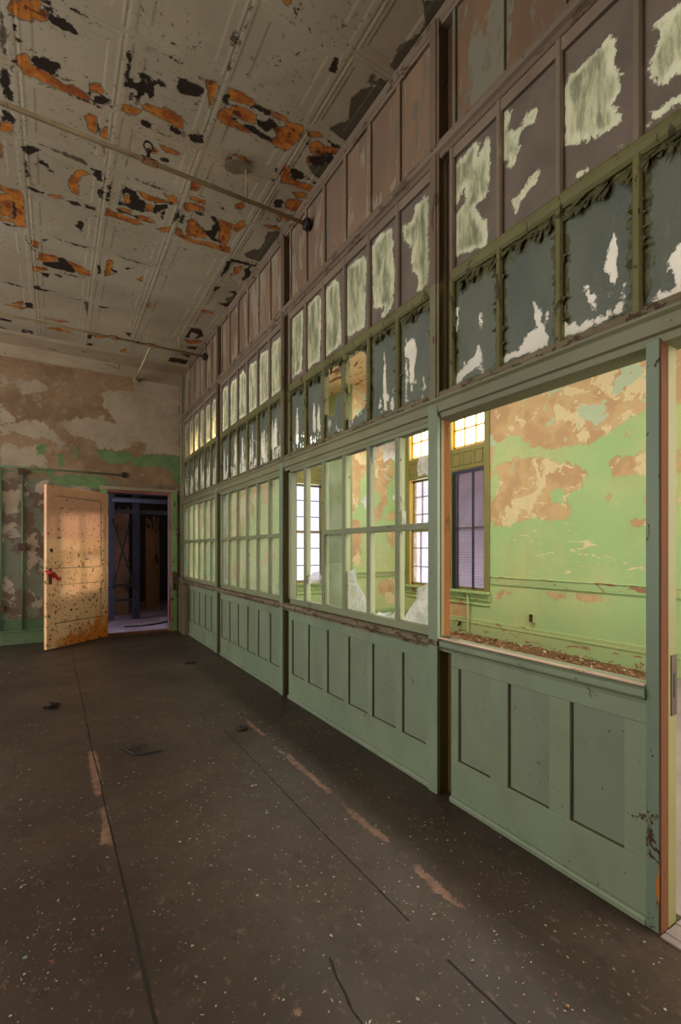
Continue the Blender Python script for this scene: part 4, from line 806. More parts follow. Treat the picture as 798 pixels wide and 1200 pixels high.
UP = {1: [1.742, 1.458, 1.160, .876, .58, .28], 2: None, 3: None, 4: None}
wnum = 4
upl = {1: 'nearest painted upper lights, scraped pale green above and blue grey below', 2: 'painted upper lights with two panes of blue grey broken right out', 3: 'painted upper lights of the bay between the two broken-pane neighbours and corner bay', 4: 'painted upper lights in the last bay by the end wall corner'}
upl[3] = 'painted upper lights streaked white over blue grey, above the whole-paned sash'
for k, (y0, y1) in BAYS.items():
    win = empty('window_%d' % wnum, upl[k], 'window', kind='structure'); wnum += 1
    if k == 1: edges = [1.742 - .2935 * i for i in range(7)]
    else:
        w = (y1 - y0) / 6; edges = [y1 - w * i for i in range(7)]
    fa, fb = MB(), MB()
    for i, e in enumerate(edges):
        h = .017
        fa.prism([(1.735, e - h), (1.70, e - h), (1.69, e - h * .5), (1.69, e + h * .5), (1.70, e + h), (1.735, e + h)], ZA0 - .01, 3.258, 'z')
        fb.prism([(1.735, e - h), (1.70, e - h), (1.69, e - h * .5), (1.69, e + h * .5), (1.70, e + h), (1.735, e + h)], ZB0 - .01, 2.60, 'z')
    fa.box(1.695, 1.735, edges[-1], edges[0], ZA1, 3.256)
    fb.prism([(1.735, ZB1), (1.70, ZB1), (1.69, ZB1 + .012), (1.684, ZB1 + .03), (1.684, ZB1 + .05), (1.695, ZA0), (1.735, ZA0)], edges[-1], edges[0])
    fb.box(1.70, 1.735, edges[-1], edges[0], 2.06, ZB0)
    fa.build('upper_frame', M['mauve'], win, .002); fb.build('lower_frame', M['olive'], win, .002)
    for i in range(6):
        a, b = edges[i] - .014, edges[i + 1] + .014
        A = coords(b, a, .012); B1_ = coords(ZA0 - .004, ZA1 + .004, .012)
        if k >= 3:
            iy = .018 + .012 * random.random(); tz = ZA1 - .03 - .03 * random.random()
            loc = [[(b + iy, ZA0 + .02), (a - .012, ZA0 + .012), (a - .014, tz - .04), (a - .05, tz), (b + .06, tz - .01), (b + iy, tz - .06)]]
            if k == 3 and i == 2: loc = [[(b + iy, ZA0 + .01), (a - .01, ZA0 + .02), (a - .02, tz - .01), ((a + b) / 2, tz), (b + .02, tz - .12), (b + .06, 2.9), (b + .03, 2.8)]]
        else: loc = bareP
        grid('painted_pane', A, B1_, lambda p, q, d: (XG, p, q), M['rowA'], {'bare': lambda P, L=loc: sdf(L, P, .1)}, parent=win)
        B2_ = coords(ZB0 - .004, ZB1 + .004, .012)
        def rim(P, a=a, b=b): return np.minimum(np.minimum(a - P[:, 0], P[:, 0] - b), np.minimum((ZB1 - P[:, 1]) * .42, (P[:, 1] - ZB0) + .014))
        dens = {1: .17, 2: .03, 3: -.17, 4: -.19}[k] + random.uniform(-.03, .06)
        if k == 2 and i > 3: dens += .1
        def low(P, dens=dens): return np.clip((P[:, 1] - ZB0) / (ZB1 - ZB0), 0, 1) * .55 + dens
        gl = list(gapP)
        for _ in range({1: 3, 2: 9, 3: 7, 4: 7}[k]):
            tall = random.random() < {1: 0, 2: .15, 3: .5, 4: .65}[k]
            hh = random.uniform(.14, .36) if tall else random.uniform(.015, .07); ww = random.uniform(.010, .026) if tall else random.uniform(.004, .012)
            yy = random.uniform(b + .03, a - .03); zz = ZB0 + (random.uniform(.02, .12) if tall else random.uniform(.0, .11))
            gl.append([(yy - ww * random.uniform(.5, 1.3), zz), (yy + ww * random.uniform(.5, 1.3), zz + hh * .05), (yy + ww * random.uniform(.3, 1.2), zz + hh * .5), (yy + ww * .2, zz + hh), (yy - ww * .4, zz + hh * .8), (yy - ww * random.uniform(.5, 1.3), zz + hh * .4)])
        grid('painted_pane', A, B2_, lambda p, q, d: (XG, p, q), M['rowB'], {'rim': rim, 'low': low, 'gap': lambda P, G=gl: sdf(G, P, .05), 'hole': lambda P: sdf(holeP, P, .05)}, parent=win)
        flaps(win, a, b, ZB1, {1: 22, 2: 16, 3: 8, 4: 5}[k])

# ---- lower lights of bays 2, 3 and 4; bay 1 is an empty opening
SZ0, SZ1, MIDZ = .845, 1.90, 1.378
SH = {2: [(((420, 490), 7.98), 'c5', q) for q in ([(110, 270), (210, 235), (130, 440), (108, 460)], [(215, 233), (350, 185), (350, 420), (300, 365), (235, 420)], [(350, 680), (315, 750), (350, 785)], [(570, 365), (690, 345), (690, 560), (620, 520), (560, 545), (545, 455)], [(385, 690), (430, 760), (385, 800)], [(385, 845), (440, 870), (445, 1010), (385, 1010)], [(80, 715), (15, 775), (50, 800), (55, 850), (80, 850)], [(620, 985), (690, 940), (690, 1005), (625, 1010)])] +
         [(((420, 610), 7.98), 'c5', q) for q in ([(112, 870), (125, 850), (160, 885), (190, 855), (230, 870), (300, 850), (305, 890), (355, 835), (355, 935), (112, 890)], [(690, 585), (640, 590), (545, 640), (540, 745), (490, 810), (415, 945), (690, 1000)])] +
         [(((330, 600), 7.98), 'c4', q) for q in ([(600, 570), (620, 560), (690, 530), (700, 640), (750, 740), (800, 830), (800, 945), (600, 918)], [(240, 620), (290, 570), (340, 555), (385, 620), (385, 655), (240, 670)], [(420, 200), (572, 205), (572, 905), (410, 880)])] +
         [(((330, 490), 7.98), 'c4', q) for q in ([(425, 440), (572, 350), (572, 1350), (425, 1360)],)]}
def sash(k, name, label):
    y0, y1 = BAYS[k]; r = empty(name, label, 'window', kind='structure')
    w = (y1 - y0) / 6; e = [y1 - w * i for i in range(7)]
    m = MB()
    m.box(1.69, 1.745, y1 - .035, y1, .80, 1.925); m.box(1.69, 1.745, y0, y0 + .02, .80, 1.925); m.box(1.69, 1.745, y0, y1, .798, SZ0); m.box(1.69, 1.745, y0, y1, SZ1, 1.925)
    m.build('sash_frame', M['muntin_dk'], r, .003)
    for i in range(1, 6):
        mm = MB(); mm.box(1.694, 1.704, e[i] - .018, e[i] + .018, SZ0, SZ1, 0); mm.box(1.704, 1.74, e[i] - .011, e[i] + .011, SZ0, SZ1, 1)
        mm.build('muntin', [M['muntin_dk'], M['muntin']], r)
    yy1 = e[2] if k == 2 else y1
    mm = MB(); mm.box(1.693, 1.74, y0 + .02, yy1 - (0 if k == 2 else .035), MIDZ - .018, MIDZ + .018); mm.build('middle_rail', M['muntin_dk'], r, .002)
    XS = 1.72
    if k != 2:
        for i in range(6):
            for z0, z1 in ((SZ0, MIDZ - .017), (MIDZ + .017, SZ1)):
                a, b = e[i] - (.034 if i == 0 else .010), e[i + 1] + (.019 if i == 5 else .010)
                MB().box(XS, XS + .003, b, a, z0, z1).build('glass_pane', M['glass'], r)
    else:
        for (o, s), tagc, q in SH[2]:
            pts = [onX(XS, *p) for p in px(o, s, q)]
            soft = q[0] in ((420, 200), (425, 440), (600, 620), (600, 205))
            mb = MB(); mb.slab([(XS, min(max(p[0], y0 + .02), y1 - .03), min(max(p[1], SZ0), SZ1)) for p in pts], (.003, 0, 0)); mb.build('glass_shard', M['glass' if soft else 'shard'], r)
    return r
sash(2, 'window_8', 'partition sash of broken panes with jagged white shards left in the frame')
sash(3, 'window_9', 'partition sash of whole dusty panes in the third bay from the doorway')
sash(4, 'window_10', 'partition sash of whole panes in the corner bay beside the open cream door')
# empty opening of bay 1: raw reveals and the doorway post
m = MB(); m.box(1.712, 1.732, 1.833, 1.838, .808, 1.925, 0); m.box(1.732, XB, 1.833, 1.838, .808, 1.925, 1)
m.build('window_reveal', [M['yellowtrim'], M['raw']], wall_right)
m = MB(); m.box(1.68, 1.726, .783, .826, 0, 1.94); m.build('post', M['postgreen'], wall_right, .004)
m = MB(); m.box(1.6815, 1.728, .779, .783, 0, 1.93)
m.build('post_edge', M['rawdark'], wall_right)
# splintered foot where the paint is gone
pts = [onX(1.678, *p) for p in px((720, 1000), 10, [(545, 0), (530, 100), (515, 220), (485, 330), (480, 450), (510, 560), (535, 680), (515, 740), (520, 930), (560, 960), (600, 960), (600, 0)])]
m = MB(); m.slab([(1.678, max(p[0], .7835), max(p[1], .002)) for p in pts], (.003, 0, 0)); m.build('bare_wood', M['amber'], wall_right)
m = MB(); m.box(1.728, 1.785, .780, .826, 0, 1.93); m.build('post_trim', M['yellowtrim'], wall_right, .004)
m = MB(); m.box(1.745, 1.782, .7775, .780, .70, .90, 0); m.box(1.758, 1.770, .7765, .778, .76, .84, 1); m.build('strike_plate', [M['brownplate'], M['black']], wall_right)
m = MB(); m.box(1.67, 1.84, -.6, .776, -.001, .006); m.box(1.70, 1.716, -.6, .776, .006, .0085); m.box(1.77, 1.782, -.6, .776, .006, .0085); tag(m.build('trim_4', M['greyfloor'], bevel=.001), 'worn threshold board across the doorway beside the post', 'threshold', kind='structure')
# return pilaster in the far corner
m = MB(); m.box(1.615, 1.70, 7.12, 7.50, 0, .735); m.box(1.635, 1.66, 7.112, 7.12, .22, .66); m.build('pilaster', M['post'], wall_right, .003)

# ================================================================== THINGS
# ---- cream door, swung into the room
H = Vector((DX0 - .005, YB - .035, 0)); Eo = Vector((*onZ(0, 53, 763), 0)); d = (Eo - H); LW_ = d.length; ang = math.atan2(d.y, d.x)
door = empty('door_1', 'open cream and orange panelled door, paint pocked and stained', 'door', tuple(H), 'structure'); door.rotation_euler = (0, 0, ang)
Ht = 2.06; T = .042       # local x runs from hinge to lock edge; local +y faces the camera side
m = MB(); st = .105
rails = [(.012, .30), (.82, 1.0), (Ht - .11, Ht)]
m.box(0, st, -T / 2, T / 2, .012, Ht); m.box(LW_ - st, LW_, -T / 2, T / 2, .012, Ht)
for z0, z1 in rails: m.box(st, LW_ - st, -T / 2, T / 2, z0, z1)
m.build('frame', M['door'], door, .003)
for (z0, z1) in ((.30, .82), (1.0, Ht - .11)):
    m = MB(); m.box(st - .005, LW_ - st + .005, -.008, .008, z0 - .005, z1 + .005)
    for s in (-1, 1):
        m.box(st, LW_ - st, s * .008, s * .016, z0, z0 + .014); m.box(st, LW_ - st, s * .008, s * .016, z1 - .014, z1); m.box(st, st + .014, s * .008, s * .016, z0, z1); m.box(LW_ - st - .014, LW_ - st, s * .008, s * .016, z0, z1)
    m.build('panel', M['door'], door)
    m = MB()
    for s in (-1, 1):
        for q in ((st, LW_ - st, z0 + .014, z0 + .022), (st, LW_ - st, z1 - .020, z1 - .014), (st + .014, st + .022, z0, z1), (LW_ - st - .02, LW_ - st - .014, z0, z1)): m.box(q[0], q[1], s * .007, s * .0095, q[2], q[3])  # thin dark lines imitate shade round the door panels
    m.build('panel_shade_line', M['edge_shade'], door)
for s in (-1, 1):
    m = MB(); m.box(LW_ - .075, LW_ - .03, s * (T / 2), s * (T / 2 + .004), .82, 1.02); m.tube([(LW_ - .052, s * (T / 2), .95), (LW_ - .052, s * (T / 2 + .05), .95)], .009, 10)
    m.tube([(LW_ - .052, s * (T / 2 + .035), .95), (LW_ - .052, s * (T / 2 + .048), .95), (LW_ - .052, s * (T / 2 + .064), .95), (LW_ - .052, s * (T / 2 + .07), .95)], [.016, .027, .026, .014], 14)
    m.build('handle', M['brownplate'], door, smooth=False)
m = MB(); m.box(LW_ - .085, LW_ - .055, T / 2, T / 2 + .004, 1.22, 1.27); m.box(LW_ - .06, LW_ - .05, T / 2, T / 2 + .012, 1.235, 1.255); m.build('latch', M['black'], door)
for z in (.25, 1.05, 1.8):
    m = MB(); m.tube([(-.004, .022, z - .05), (-.004, .022, z + .05)], .008, 8); m.build('hinge', M['brownplate'], door)
mw = Matrix.Translation(H) @ Matrix.Rotation(ang, 4, 'Z')
m = MB(); s_ = 1
for k in range(3):
    m.slab([mw @ Vector((LW_ + .025 - .04 * k, s_ * (T / 2 + .071 + .004 * k), .985 - .02 * k)), mw @ Vector((LW_ + .02 - .04 * k, s_ * (T / 2 + .071 + .004 * k), .945 - .02 * k)), mw @ Vector((LW_ - .035 - .045 * k, s_ * (T / 2 + .074 + .004 * k), .895 - .02 * k)), mw @ Vector((LW_ - .03 - .045 * k, s_ * (T / 2 + .074 + .004 * k), .945 - .025 * k))], (mw.to_3x3() @ Vector((0, .004, 0))))
m.tube([mw @ Vector((LW_ + .03, T / 2 + .02, .99)), mw @ Vector((LW_ + .01, T / 2 + .075, .97)), mw @ Vector((LW_ - .06, T / 2 + .085, .92)), mw @ Vector((LW_ - .1, T / 2 + .085, .87))], [.012, .02, .022, .012], 8)
tag(m.build('ribbon', M['red']), 'red ribbon tied on the handle of the open door', 'ribbon')

# ---- sprinkler pipes under the ceiling
ZP = 3.79
def pipe(y, label, x_end=1.668):
    r = empty('pipe', label, 'pipe', (0, y, ZP), group='cream pipes crossing under the tin ceiling')
    m = MB(); m.tube([(XL + .02, 0, 0), (x_end, 0, 0)], .0145, 14); o = m.build('tube', M['pipe'], r, smooth=True)
    m = MB(); m.tube([(x_end - .014, 0, 0), (x_end - .006, 0, 0), (x_end + .022, 0, 0)], [.02, .045, .047], 18); m.build('flange', M['black'], r)
    return r
p1 = pipe(3.30, 'nearer cream pipe below the ceiling, running into the frieze above the broken panes')
p2 = pipe(6.25, 'farther cream pipe below the ceiling with a branch to the end wall')
xc = .52
m = MB(); m.tube([(xc - .05, 0, 0), (xc - .04, 0, 0), (xc + .05, 0, 0), (xc + .06, 0, 0)], [.017, .023, .023, .017], 14); m.build('coupling', M['rustpipe'], p1)
m = MB(); m.tube([(xc, 0, .02), (xc, 0, .06), (xc, 0, .07)], [.012, .012, .022], 10)
ring = [(xc + .028 * math.cos(a), .0, .098 + .03 * math.sin(a)) for a in np.linspace(-math.pi / 2, 1.5 * math.pi, 15)]; m.tube(ring, .006, 6); m.build('hanger', M['black'], p1)
m = MB(); m.tube([(1.19, 0, .02), (1.19, 0, ZC - ZP + .01)], .008, 8); m.build('hanger', M['pipe'], p1)
m = MB(); m.tube([(.97, 0, 0), (.98, 0, 0), (1.06, 0, 0), (1.07, 0, 0)], [.017, .024, .024, .017], 14); m.build('coupling', M['rustpipe'], p2); m = MB(); m.tube([(.55, 0, 0), (.56, 0, 0), (.63, 0, 0), (.64, 0, 0)], [.017, .024, .024, .017], 14); m.build('coupling', M['rustpipe'], p2)
m = MB(); m.tube([(1.02, .015, 0), (1.02, YB - 6.25 - .02, -.015)], .0155, 14); m.build('branch', M['pipe'], p2, smooth=True)
m = MB(); m.tube([(1.02, YB - 6.25 - .03, -.015), (1.02, YB - 6.25 + .01, -.015)], [.036, .04], 14); m.build('flange', M['pipe'], p2)
m = MB(); m.tube([(1.35, 0, .02), (1.35, 0, ZC - ZP + .01)], .007, 8); m.build('hanger', M['pipe'], p2)
# loose round tin cover hanging open from the ceiling
cx_, cy_ = onZ(ZC, 277, 191)
r = empty('ceiling_cover', 'loose round tin cover drooping from the ceiling above the nearer pipe', 'cover', (cx_, cy_, ZC))
m = MB()
ringp = [(.085 * math.cos(a), .085 * math.sin(a), -.012 - .035 * (1 + math.cos(a + 2.4)) / 2) for a in np.linspace(0, 2 * math.pi, 22)[:-1]]
m.slab(ringp, (0, 0, .004)); m.build('disc', M['tin'], r)
m = MB(); m.tube([(.07, .0, .004), (.07, .0, -.06)], .006, 8); m.build('stud', M['pipe'], r)

# ---- conduits and boxes on the end wall left of the door
def conduit(label, pts, boxes, rr=.013):
    r = empty('conduit', label, 'conduit', group='green conduits on the end wall')
    m = MB(); m.tube(pts, rr, 10); m.build('tube', M['greenpipe'], r, smooth=True)
    for (x, z, w, h) in boxes:
        m = MB(); m.box(x - w / 2, x + w / 2, YB - .055, YB - .002, z - h / 2, z + h / 2); m.box(x - w * .3, x + w * .3, YB - .06, YB - .055, z - h * .3, z + h * .3)
        m.build('junction_box', M['brownplate'], r, .004)
    return r
conduit('green conduit dropping past a brown box between the wall edge and the open door', [(-.375, YB - .025, .19), (-.375, YB - .025, 2.28)], [(-.375, 1.29, .10, .10), (-.375, 2.29, .1, .07)])
conduit('green conduit at the outer edge of the end wall beside a small box', [(-.612, YB - .025, .19), (-.612, YB - .025, 2.33)], [(-.6, .48, .06, .09)])
r = empty('conduit', 'thin horizontal conduit above the open door ending in a dark fitting', 'conduit', group='green conduits on the end wall')
m = MB(); m.tube([(-.612, YB - .025, 2.35), (.84, YB - .025, 2.345)], .011, 8); m.build('tube', M['greenpipe'], r, smooth=True)
m = MB(); m.tube([(.86, YB - .002, 2.35), (.86, YB - .03, 2.35), (.86, YB - .04, 2.35)], [.04, .04, .03], 14); m.build('fitting', M['black'], r)
r = empty('light_switch', 'tall brown switch box on the green door casing', 'switch', (DX1 + .055, YB - .03, .75))
m = MB(); m.box(-.03, .03, -.014, 0, -.12, .16); m.build('plate', M['brownplate'], r, .003)
m = MB(); m.box(-.012, .012, -.03, -.014, .05, .09); m.build('toggle', M['black'], r); m = MB(); m.box(-.015, .015, -.018, -.014, -.09, -.02); m.build('slot', M['black'], r)

# ---- room beyond: blind, outlet, riser pipe, debris
bl0, bl1 = WIN[0]['y0'], WIN[0]['y1']
r = empty('venetian_blind', 'lilac slatted blind with dark tapes hung in the window beyond the empty opening', 'blind', (XW, (bl0 + bl1) / 2, 2.44))
m = MB(); n = 64; wz = (2.40 - .68) / n
for i in range(n):
    z = .69 + wz * (i + .5) - 2.44; hw = (bl1 - bl0) / 2 - .004
    m.slab([(.028, -hw, z - .0115), (.028, hw - .09, z - .0115), (.012, hw - .09, z + .0115), (.012, -hw, z + .0115)], (.001, 0, .0008))
m.build('slats', M['slat'], r)
m = MB(); m.box(.0, .035, -(bl1 - bl0) / 2 + .003, (bl1 - bl0) / 2 - .003, -.045, 0); m.build('head_rail', M['steel'], r)
for yy in (-.10, .21): m = MB(); m.box(.004, .009, yy - .022, yy + .022, 2.44 * 0 - 1.76, -.04); m.build('tape', M['steel'], r)
m = MB(); m.box(.004, .03, (bl1 - bl0) / 2 - .085, (bl1 - bl0) / 2 - .003, -1.77, -.045); m.build('dark_strip', M['black'], r)  # plain dark strip down one edge of the blind
oy, oz = onX(XW, 624, 724)
r = empty('power_outlet', 'small rust-brown outlet on the green wall above the baseboard', 'outlet', (XW, oy, oz))
m = MB(); m.box(-.03, 0, -.035, .035, -.055, .055); m.build('box', M['fartrim'], r, .004)
m = MB(); m.box(-.034, -.03, -.026, .026, -.048, .048); m.build('face_plate', M['rawdark'], r)
for q in (-1, 1): m = MB(); m.box(-.036, -.034, -.016, .016, q * .022 - .013, q * .022 + .013); m.build('socket', M['black'], r)
m = MB(); m.tube([(-.012, 0, -.055), (-.012, 0, -.10), (-.012, -.02, -.14), (-.012, -.05, -.16)], .006, 8); m.build('cable', M['fartrim'], r)
ry = onX(XW, 551.5, 720)[0]
r = empty('riser_pipe', 'thin green riser pipe below the sill of the blind window', 'pipe', (XW - .06, ry, 0))
m = MB(); m.tube([(0, 0, 0), (0, 0, .60)], .014, 10); m.build('tube', M['fartrim'], r)
m = MB(); m.tube([(0, 0, .0), (0, 0, .015), (0, 0, .03)], [.03, .03, .02], 12); m.build('floor_flange', M['debris'], r)
hy, hz = onX(XW, 541, 729)
r = empty('wall_tap', 'short black pipe stub on the cream patch under the blind window', 'pipe stub', (XW, hy, hz))
m = MB(); m.tube([(0, 0, 0), (-.05, 0, 0), (-.06, 0, -.02), (-.06, 0, -.05)], .018, 10); m.build('spout', M['black'], r)
m = MB(); m.tube([(-.001, 0, 0), (-.012, 0, 0)], .034, 14); m.build('collar', M['rawdark'], r)
# drift of plaster and dirt along the outer wall
def rubble(name, label, X0, X1, Y0, Y1, hgt, n):
    A = coords(X0, X1, .035); B = coords(Y0, Y1, .035)
    def dsp(P):
        t = (P[:, 0] - X0) / (X1 - X0); y = np.array([mnoise.noise(Vector((p[0] * 2.2, p[1] * 1.7, 0))) + .5 * mnoise.noise(Vector((p[0] * 9, p[1] * 9, 3))) for p in P.tolist()])
        ed = np.minimum(1, np.minimum(P[:, 1] - Y0, Y1 - P[:, 1]) / .3)
        return np.maximum(0.002, hgt * np.clip(t * 1.5, 0, 1) * (0.55 + .5 * y) * ed)
    o = grid(name, A, B, lambda a, b, d: (a, b, d), M['debris'], disp=dsp)
    me = o.data; me.materials.append(M['flake']); me.materials.append(M['flake3'])
    bm = bmesh.new(); bm.from_mesh(me)
    for _ in range(n):
        x, y = random.uniform(X0, X1), random.uniform(Y0 + .1, Y1 - .1); t = (x - X0) / (X1 - X0)
        z = hgt * min(1, t * 1.5) * .6 + .01; s = random.uniform(.008, .035)
        vs = [bm.verts.new((x + s * math.cos(a) * random.uniform(.5, 1.2), y + s * math.sin(a) * random.uniform(.5, 1.2), z + random.uniform(-.01, .02))) for a in (0, 1.4, 2.8, 4.4)]
        f = bm.faces.new(vs); f.material_index = random.choice((0, 0, 1, 2, 2))
    bm.to_mesh(me); bm.free()
    return tag(o, label, 'debris', kind='stuff')
rubble('debris', 'brown drift of fallen plaster and dirt along the far green wall', 3.5, XW - .09, 2.4, 6.6, .07, 900)

# ---- beyond the doorway: dim corridor with blue steel frames
cf = grid('floor', coords(-1.6, 3.2, .4), coords(YB + .02, 12.4, .4), lambda a, b, d: (a, b, 0), M['lilacfloor'])
tag(cf, 'dusty lilac floor of the dim space through the open door', 'floor', kind='structure')
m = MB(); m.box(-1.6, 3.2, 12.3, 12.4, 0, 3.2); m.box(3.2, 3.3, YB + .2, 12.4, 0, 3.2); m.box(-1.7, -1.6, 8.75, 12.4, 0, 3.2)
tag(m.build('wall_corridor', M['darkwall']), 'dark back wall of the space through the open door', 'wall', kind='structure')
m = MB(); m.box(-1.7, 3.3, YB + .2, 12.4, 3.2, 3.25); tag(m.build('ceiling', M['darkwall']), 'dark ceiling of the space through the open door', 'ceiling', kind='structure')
def at(Y, u, v): x, z = onY(Y, u, v); return (x, z)
YF = 9.3
xa, xb = at(YF, 130.5, 640)[0], at(YF, 159.5, 640)[0]
r = empty('steel_frame', 'blue steel frame of posts and crossed braces through the open door', 'frame', (0, YF, 0))
for x, w in ((xa, .05), (xb, .055)): m = MB(); m.box(x - w, x + w, -.05, .05, 0, 2.62); m.build('post', M['bluejamb' if x == xa else 'steel'], r, .004)
zt = at(YF, 160, 587)[1]
m = MB(); m.tube([(xa, -.06, zt), (2.6, -.06, zt)], .045, 12); m.build('top_rail', M['bluejamb'], r, smooth=True)
zt2 = at(YF, 160, 600)[1]
m = MB(); m.box(xa, 2.6, -.03, .03, zt2 - .035, zt2 + .035); m.build('beam', M['steel'], r)
for (p, q) in (((131, 608), (158, 690)), ((152, 608), (132, 690))):
    a, b = at(YF - .06, *p), at(YF - .06, *q); m = MB(); m.tube([(a[0], -.07, a[1]), (b[0], -.07, b[1])], .016, 8); m.build('brace', M['black'], r)
for zz in (.62, .35): m = MB(); m.box(xa, xb, -.02, .02, zz - .02, zz + .02); m.build('crossbar', M['steel'], r)
def board(nm, label, Y, u0, v0, u1, v1, mat, cat):
    (x0, z1), (x1, z0) = at(Y, u0, v0), at(Y, u1, v1); z0 = 0.0
    m = MB(); n = 9; P = [(x0, Y, z0), (x1, Y, z0)]
    for i in range(n + 1): P.append((x1 + (x0 - x1) * i / n, Y, z1 - random.uniform(0, .16) * (1 if 0 < i < n else .3)))
    m.slab(P, (0, .03, 0)); return tag(m.build(nm, mat), label, cat)
board('wall_board', 'faded pink board standing behind the crossed steel braces', 10.0, 134, 592, 151, 700, M['pinkpanel'], 'board')
board('wall_board', 'brown torn board standing right of the blue steel post', 10.6, 171, 604, 187, 700, M['brownpanel'], 'board')
m = MB(); pts = [(.95, 8.35, .012), (1.2, 8.3, .012), (1.5, 8.42, .012), (1.75, 8.7, .012), (2.1, 8.9, .012)]; m.tube(pts, .011, 8)
tag(m.build('cable', M['black']), 'black cable lying on the lilac floor through the open door', 'cable')

# ---- flakes and crumbs on the linoleum
def flakes():
    m = MB()
    def flake(x, y, s, mi):
        n = random.choice((3, 4, 5)); a0 = random.uniform(0, 6.28); el = random.uniform(.25, .9); ang = random.uniform(0, 3.14); P = []
        for k in range(n):
            a = a0 + 6.28 * k / n; q = s * random.uniform(.4, 1.25); dx, dy = q * math.cos(a), q * el * math.sin(a)
            P.append((x + dx * math.cos(ang) - dy * math.sin(ang), y + dx * math.sin(ang) + dy * math.cos(ang), .0025 + random.uniform(0, .35) * s * .5))
        m.poly(P, mi)
    cl = [(random.uniform(-1.4, 1.55), random.uniform(.6, 7.0)) for _ in range(90)] + [(random.uniform(-.9, 1.2), random.uniform(.7, 2.6)) for _ in range(70)] + [(1.5 + random.uniform(-.12, .1), random.uniform(.8, 7.0)) for _ in range(40)]
    for _ in range(8000):
        if random.random() < .5:
            c = random.choice(cl); x, y = random.gauss(c[0], .09), random.gauss(c[1], .11)
        else: x, y = random.uniform(-1.6, 1.62), .6 + 6.7 * random.random() ** 1.4
        if x > 1.63: continue
        s = random.choice((.002, .003, .003, .004, .004, .005, .007)) * random.uniform(.6, 1.2) * (.95 + .12 * y)
        flake(x, y, s, random.choices((0, 1, 2), (7, .5, 3))[0])
    for (u, v) in ((445, 723 + 100), (236, 929), (266, 930), (384, 876), (242, 888), (600, 1000), (618, 1010), (533, 985), (370, 990), (586, 982), (155, 917), (60, 1100), (30, 1010), (120, 1090), (283, 1050), (225, 1110)):
        x, y = onZ(0, u, v); flake(x, y, random.uniform(.006, .012), random.choice((0, 0, 2)))
    return m
tag(flakes().build('paint_flakes', [M['flake'], M['flake2'], M['flake3']]), 'pale paint flakes strewn over the dark linoleum floor', 'flakes', kind='stuff')
# twig-like tear of old wire, pebble and scrap on the floor
tw = [onZ(.008, *p) for p in ((140, 874), (150, 880), (158, 884), (170, 883), (180, 881), (190, 880))]
m = MB(); m.tube([(x, y, .008) for x, y in tw], [.003, .005, .006, .006, .005, .003], 7)
for a, b in (((150, 880), (158, 870)), ((158, 884), (168, 869)), ((160, 876), (172, 872))):
    A_, B_ = onZ(.01, *a), onZ(.01, *b); m.tube([(A_[0], A_[1], .009), (B_[0], B_[1], .012)], [.004, .002], 6)
tag(m.build('twig', M['black']), 'dark broken twig lying on the middle of the linoleum floor', 'twig')
x, y = onZ(0, 284, 855)
m = MB(); m.tube([(x, y, 0), (x, y, .008), (x, y, .02), (x, y, .028)], [.03, .04, .034, .012], 10); tag(m.build('lump', M['black'], smooth=True), 'small black lump on the floor by the pale worn strip', 'lump')
x, y = onZ(0, 61, 829)
m = MB()
for k in range(6): m.poly([(x + random.uniform(-.07, .07), y + random.uniform(-.08, .08), .004 + .03 * random.random()) for _ in range(3)])
m.tube([(x - .06, y, .008), (x + .05, y + .03, .012)], .007, 6)
tag(m.build('scrap', M['seam']), 'crumpled dark scrap on the floor in front of the open door', 'scrap')
x, y = onZ(0, 222, 777)
m = MB(); m.slab([(x - .06, y - .03, .003), (x + .05, y - .04, .003), (x + .07, y + .02, .003), (x - .02, y + .04, .003)], (0, 0, .008)); tag(m.build('scrap', M['seam']), 'flat dark scrap on the floor below the last wainscot bay', 'scrap')

# ================================================================== LIGHT AND CAMERA
w = bpy.data.worlds.new('World'); scn.world = w; w.use_nodes = True
bg = w.node_tree.nodes['Background']; bg.inputs[0].default_value = (1.0, .965, .90, 1); bg.inputs[1].default_value = 8.0
def portal(loc, rot, sx, sy):
    L = bpy.data.lights.new('window_daylight', 'AREA'); L.shape = 'RECTANGLE'; L.size = sx; L.size_y = sy; L.cycles.is_portal = True
    o = bpy.data.objects.new('window_daylight', L); COL.objects.link(o); o.location = loc; o.rotation_euler = rot
R90 = math.pi / 2
for (a0, a1, z0, z1) in LW: portal((XL - .02, (a0 + a1) / 2, (z0 + z1) / 2), (0, -R90, 0), z1 - z0, a1 - a0)
for (a0, a1, z0, z1) in NW: portal(((a0 + a1) / 2, YNEAR - .02, (z0 + z1) / 2), (R90, 0, 0), a1 - a0, z1 - z0)
for wd in WIN: portal((XW + .2, (wd['y0'] + wd['y1']) / 2, (WZ0 + WZ3) / 2), (0, R90, 0), WZ3 - WZ0, wd['y1'] - wd['y0'])
for q in NWX: portal((XW + .02, (q[0] + q[1]) / 2, 2.05), (0, R90, 0), 3.1, q[1] - q[0])
portal(((W3[0] + W3[1]) / 2, YB + .2, (WZ0 + WZ3) / 2), (-R90, 0, 0), W3[1] - W3[0], WZ3 - WZ0)
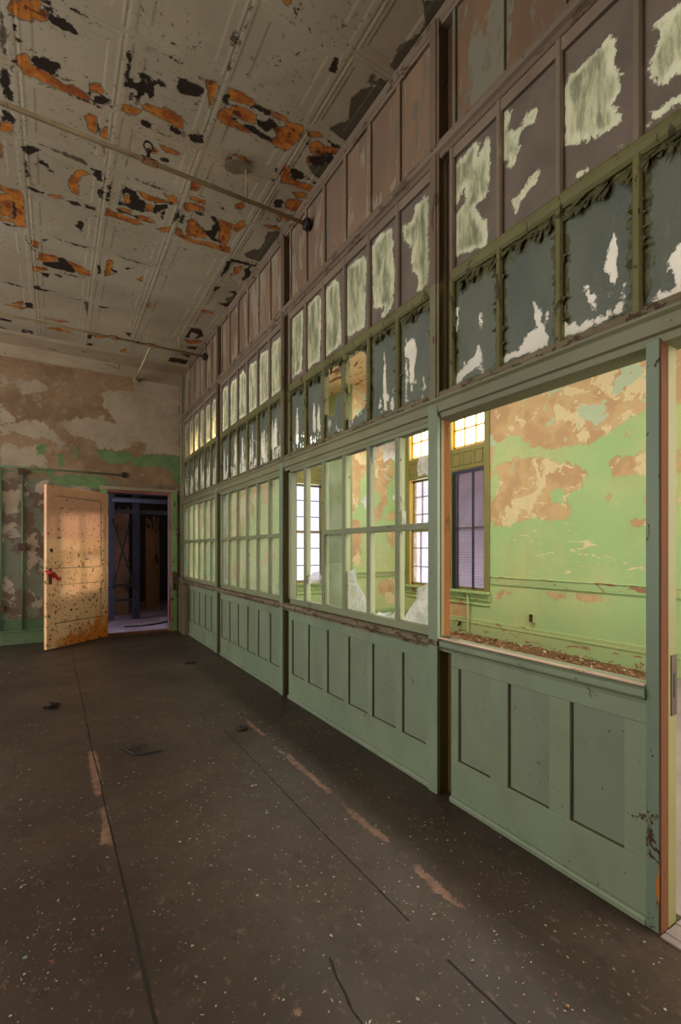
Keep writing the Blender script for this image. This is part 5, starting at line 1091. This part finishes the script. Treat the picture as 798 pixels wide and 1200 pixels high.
portal((-1.62, (YB + .2 + 8.75) / 2, 1.6), (0, -R90, 0), 3.2, .95)

sun = bpy.data.lights.new('low_sun', 'SUN'); sun.energy = 24.0; sun.angle = .09; sun.color = (1.0, .66, .34)
so = bpy.data.objects.new('low_sun', sun); COL.objects.link(so); so.location = (9, 5, 4); so.rotation_euler = Vector((-4.95, 1.26, -.62)).to_track_quat('-Z', 'Y').to_euler()
def add_fill_light(loc, sx, sy, watts, colr):  # fill light added out of view to brighten the far room
    L = bpy.data.lights.new('added_fill_light', 'AREA'); L.shape = 'RECTANGLE'; L.size = sx; L.size_y = sy; L.energy = watts; L.color = colr
    o = bpy.data.objects.new('added_fill_light', L); COL.objects.link(o); o.location = loc
    m = MB(); m.box(loc[0] - sx / 2 - .04, loc[0] + sx / 2 + .04, loc[1] - sy / 2 - .04, loc[1] + sy / 2 + .04, loc[2] + .01, ZC - .002); m.build('added_light_housing', M['cornice'], fc, .005)  # housing made up to go with the added light
add_fill_light((3.3, 2.6, ZC - .08), .6, 2.6, 52, (1.0, .95, .85)); add_fill_light((3.2, 5.2, ZC - .08), .6, 1.2, 80, (1.0, .93, .80)); add_fill_light((3.3, -.6, ZC - .08), .6, 2.0, 30, (1.0, .93, .80))

cam = bpy.data.cameras.new('Camera'); co = bpy.data.objects.new('Camera', cam); COL.objects.link(co)
co.location = (0, 0, EYE); co.rotation_euler = (math.pi / 2, 0, -TH)
cam.sensor_fit = 'HORIZONTAL'; cam.sensor_width = 36.0; cam.lens = 36.0 * F / 798.0; cam.shift_y = (CY - 600.0) / 798.0; cam.clip_start = .05
scn.camera = co
scn.view_settings.view_transform = 'Standard'; scn.view_settings.look = 'None'; scn.view_settings.gamma = 1.0
scn.view_settings.use_curve_mapping = False; scn.view_settings.exposure = 0.0
scn.cycles.use_denoising = True; scn.cycles.max_bounces = 10; scn.cycles.diffuse_bounces = 5; scn.cycles.transparent_max_bounces = 16
scn.cycles.sample_clamp_indirect = 6.0; scn.cycles.caustics_reflective = False; scn.cycles.caustics_refractive = False
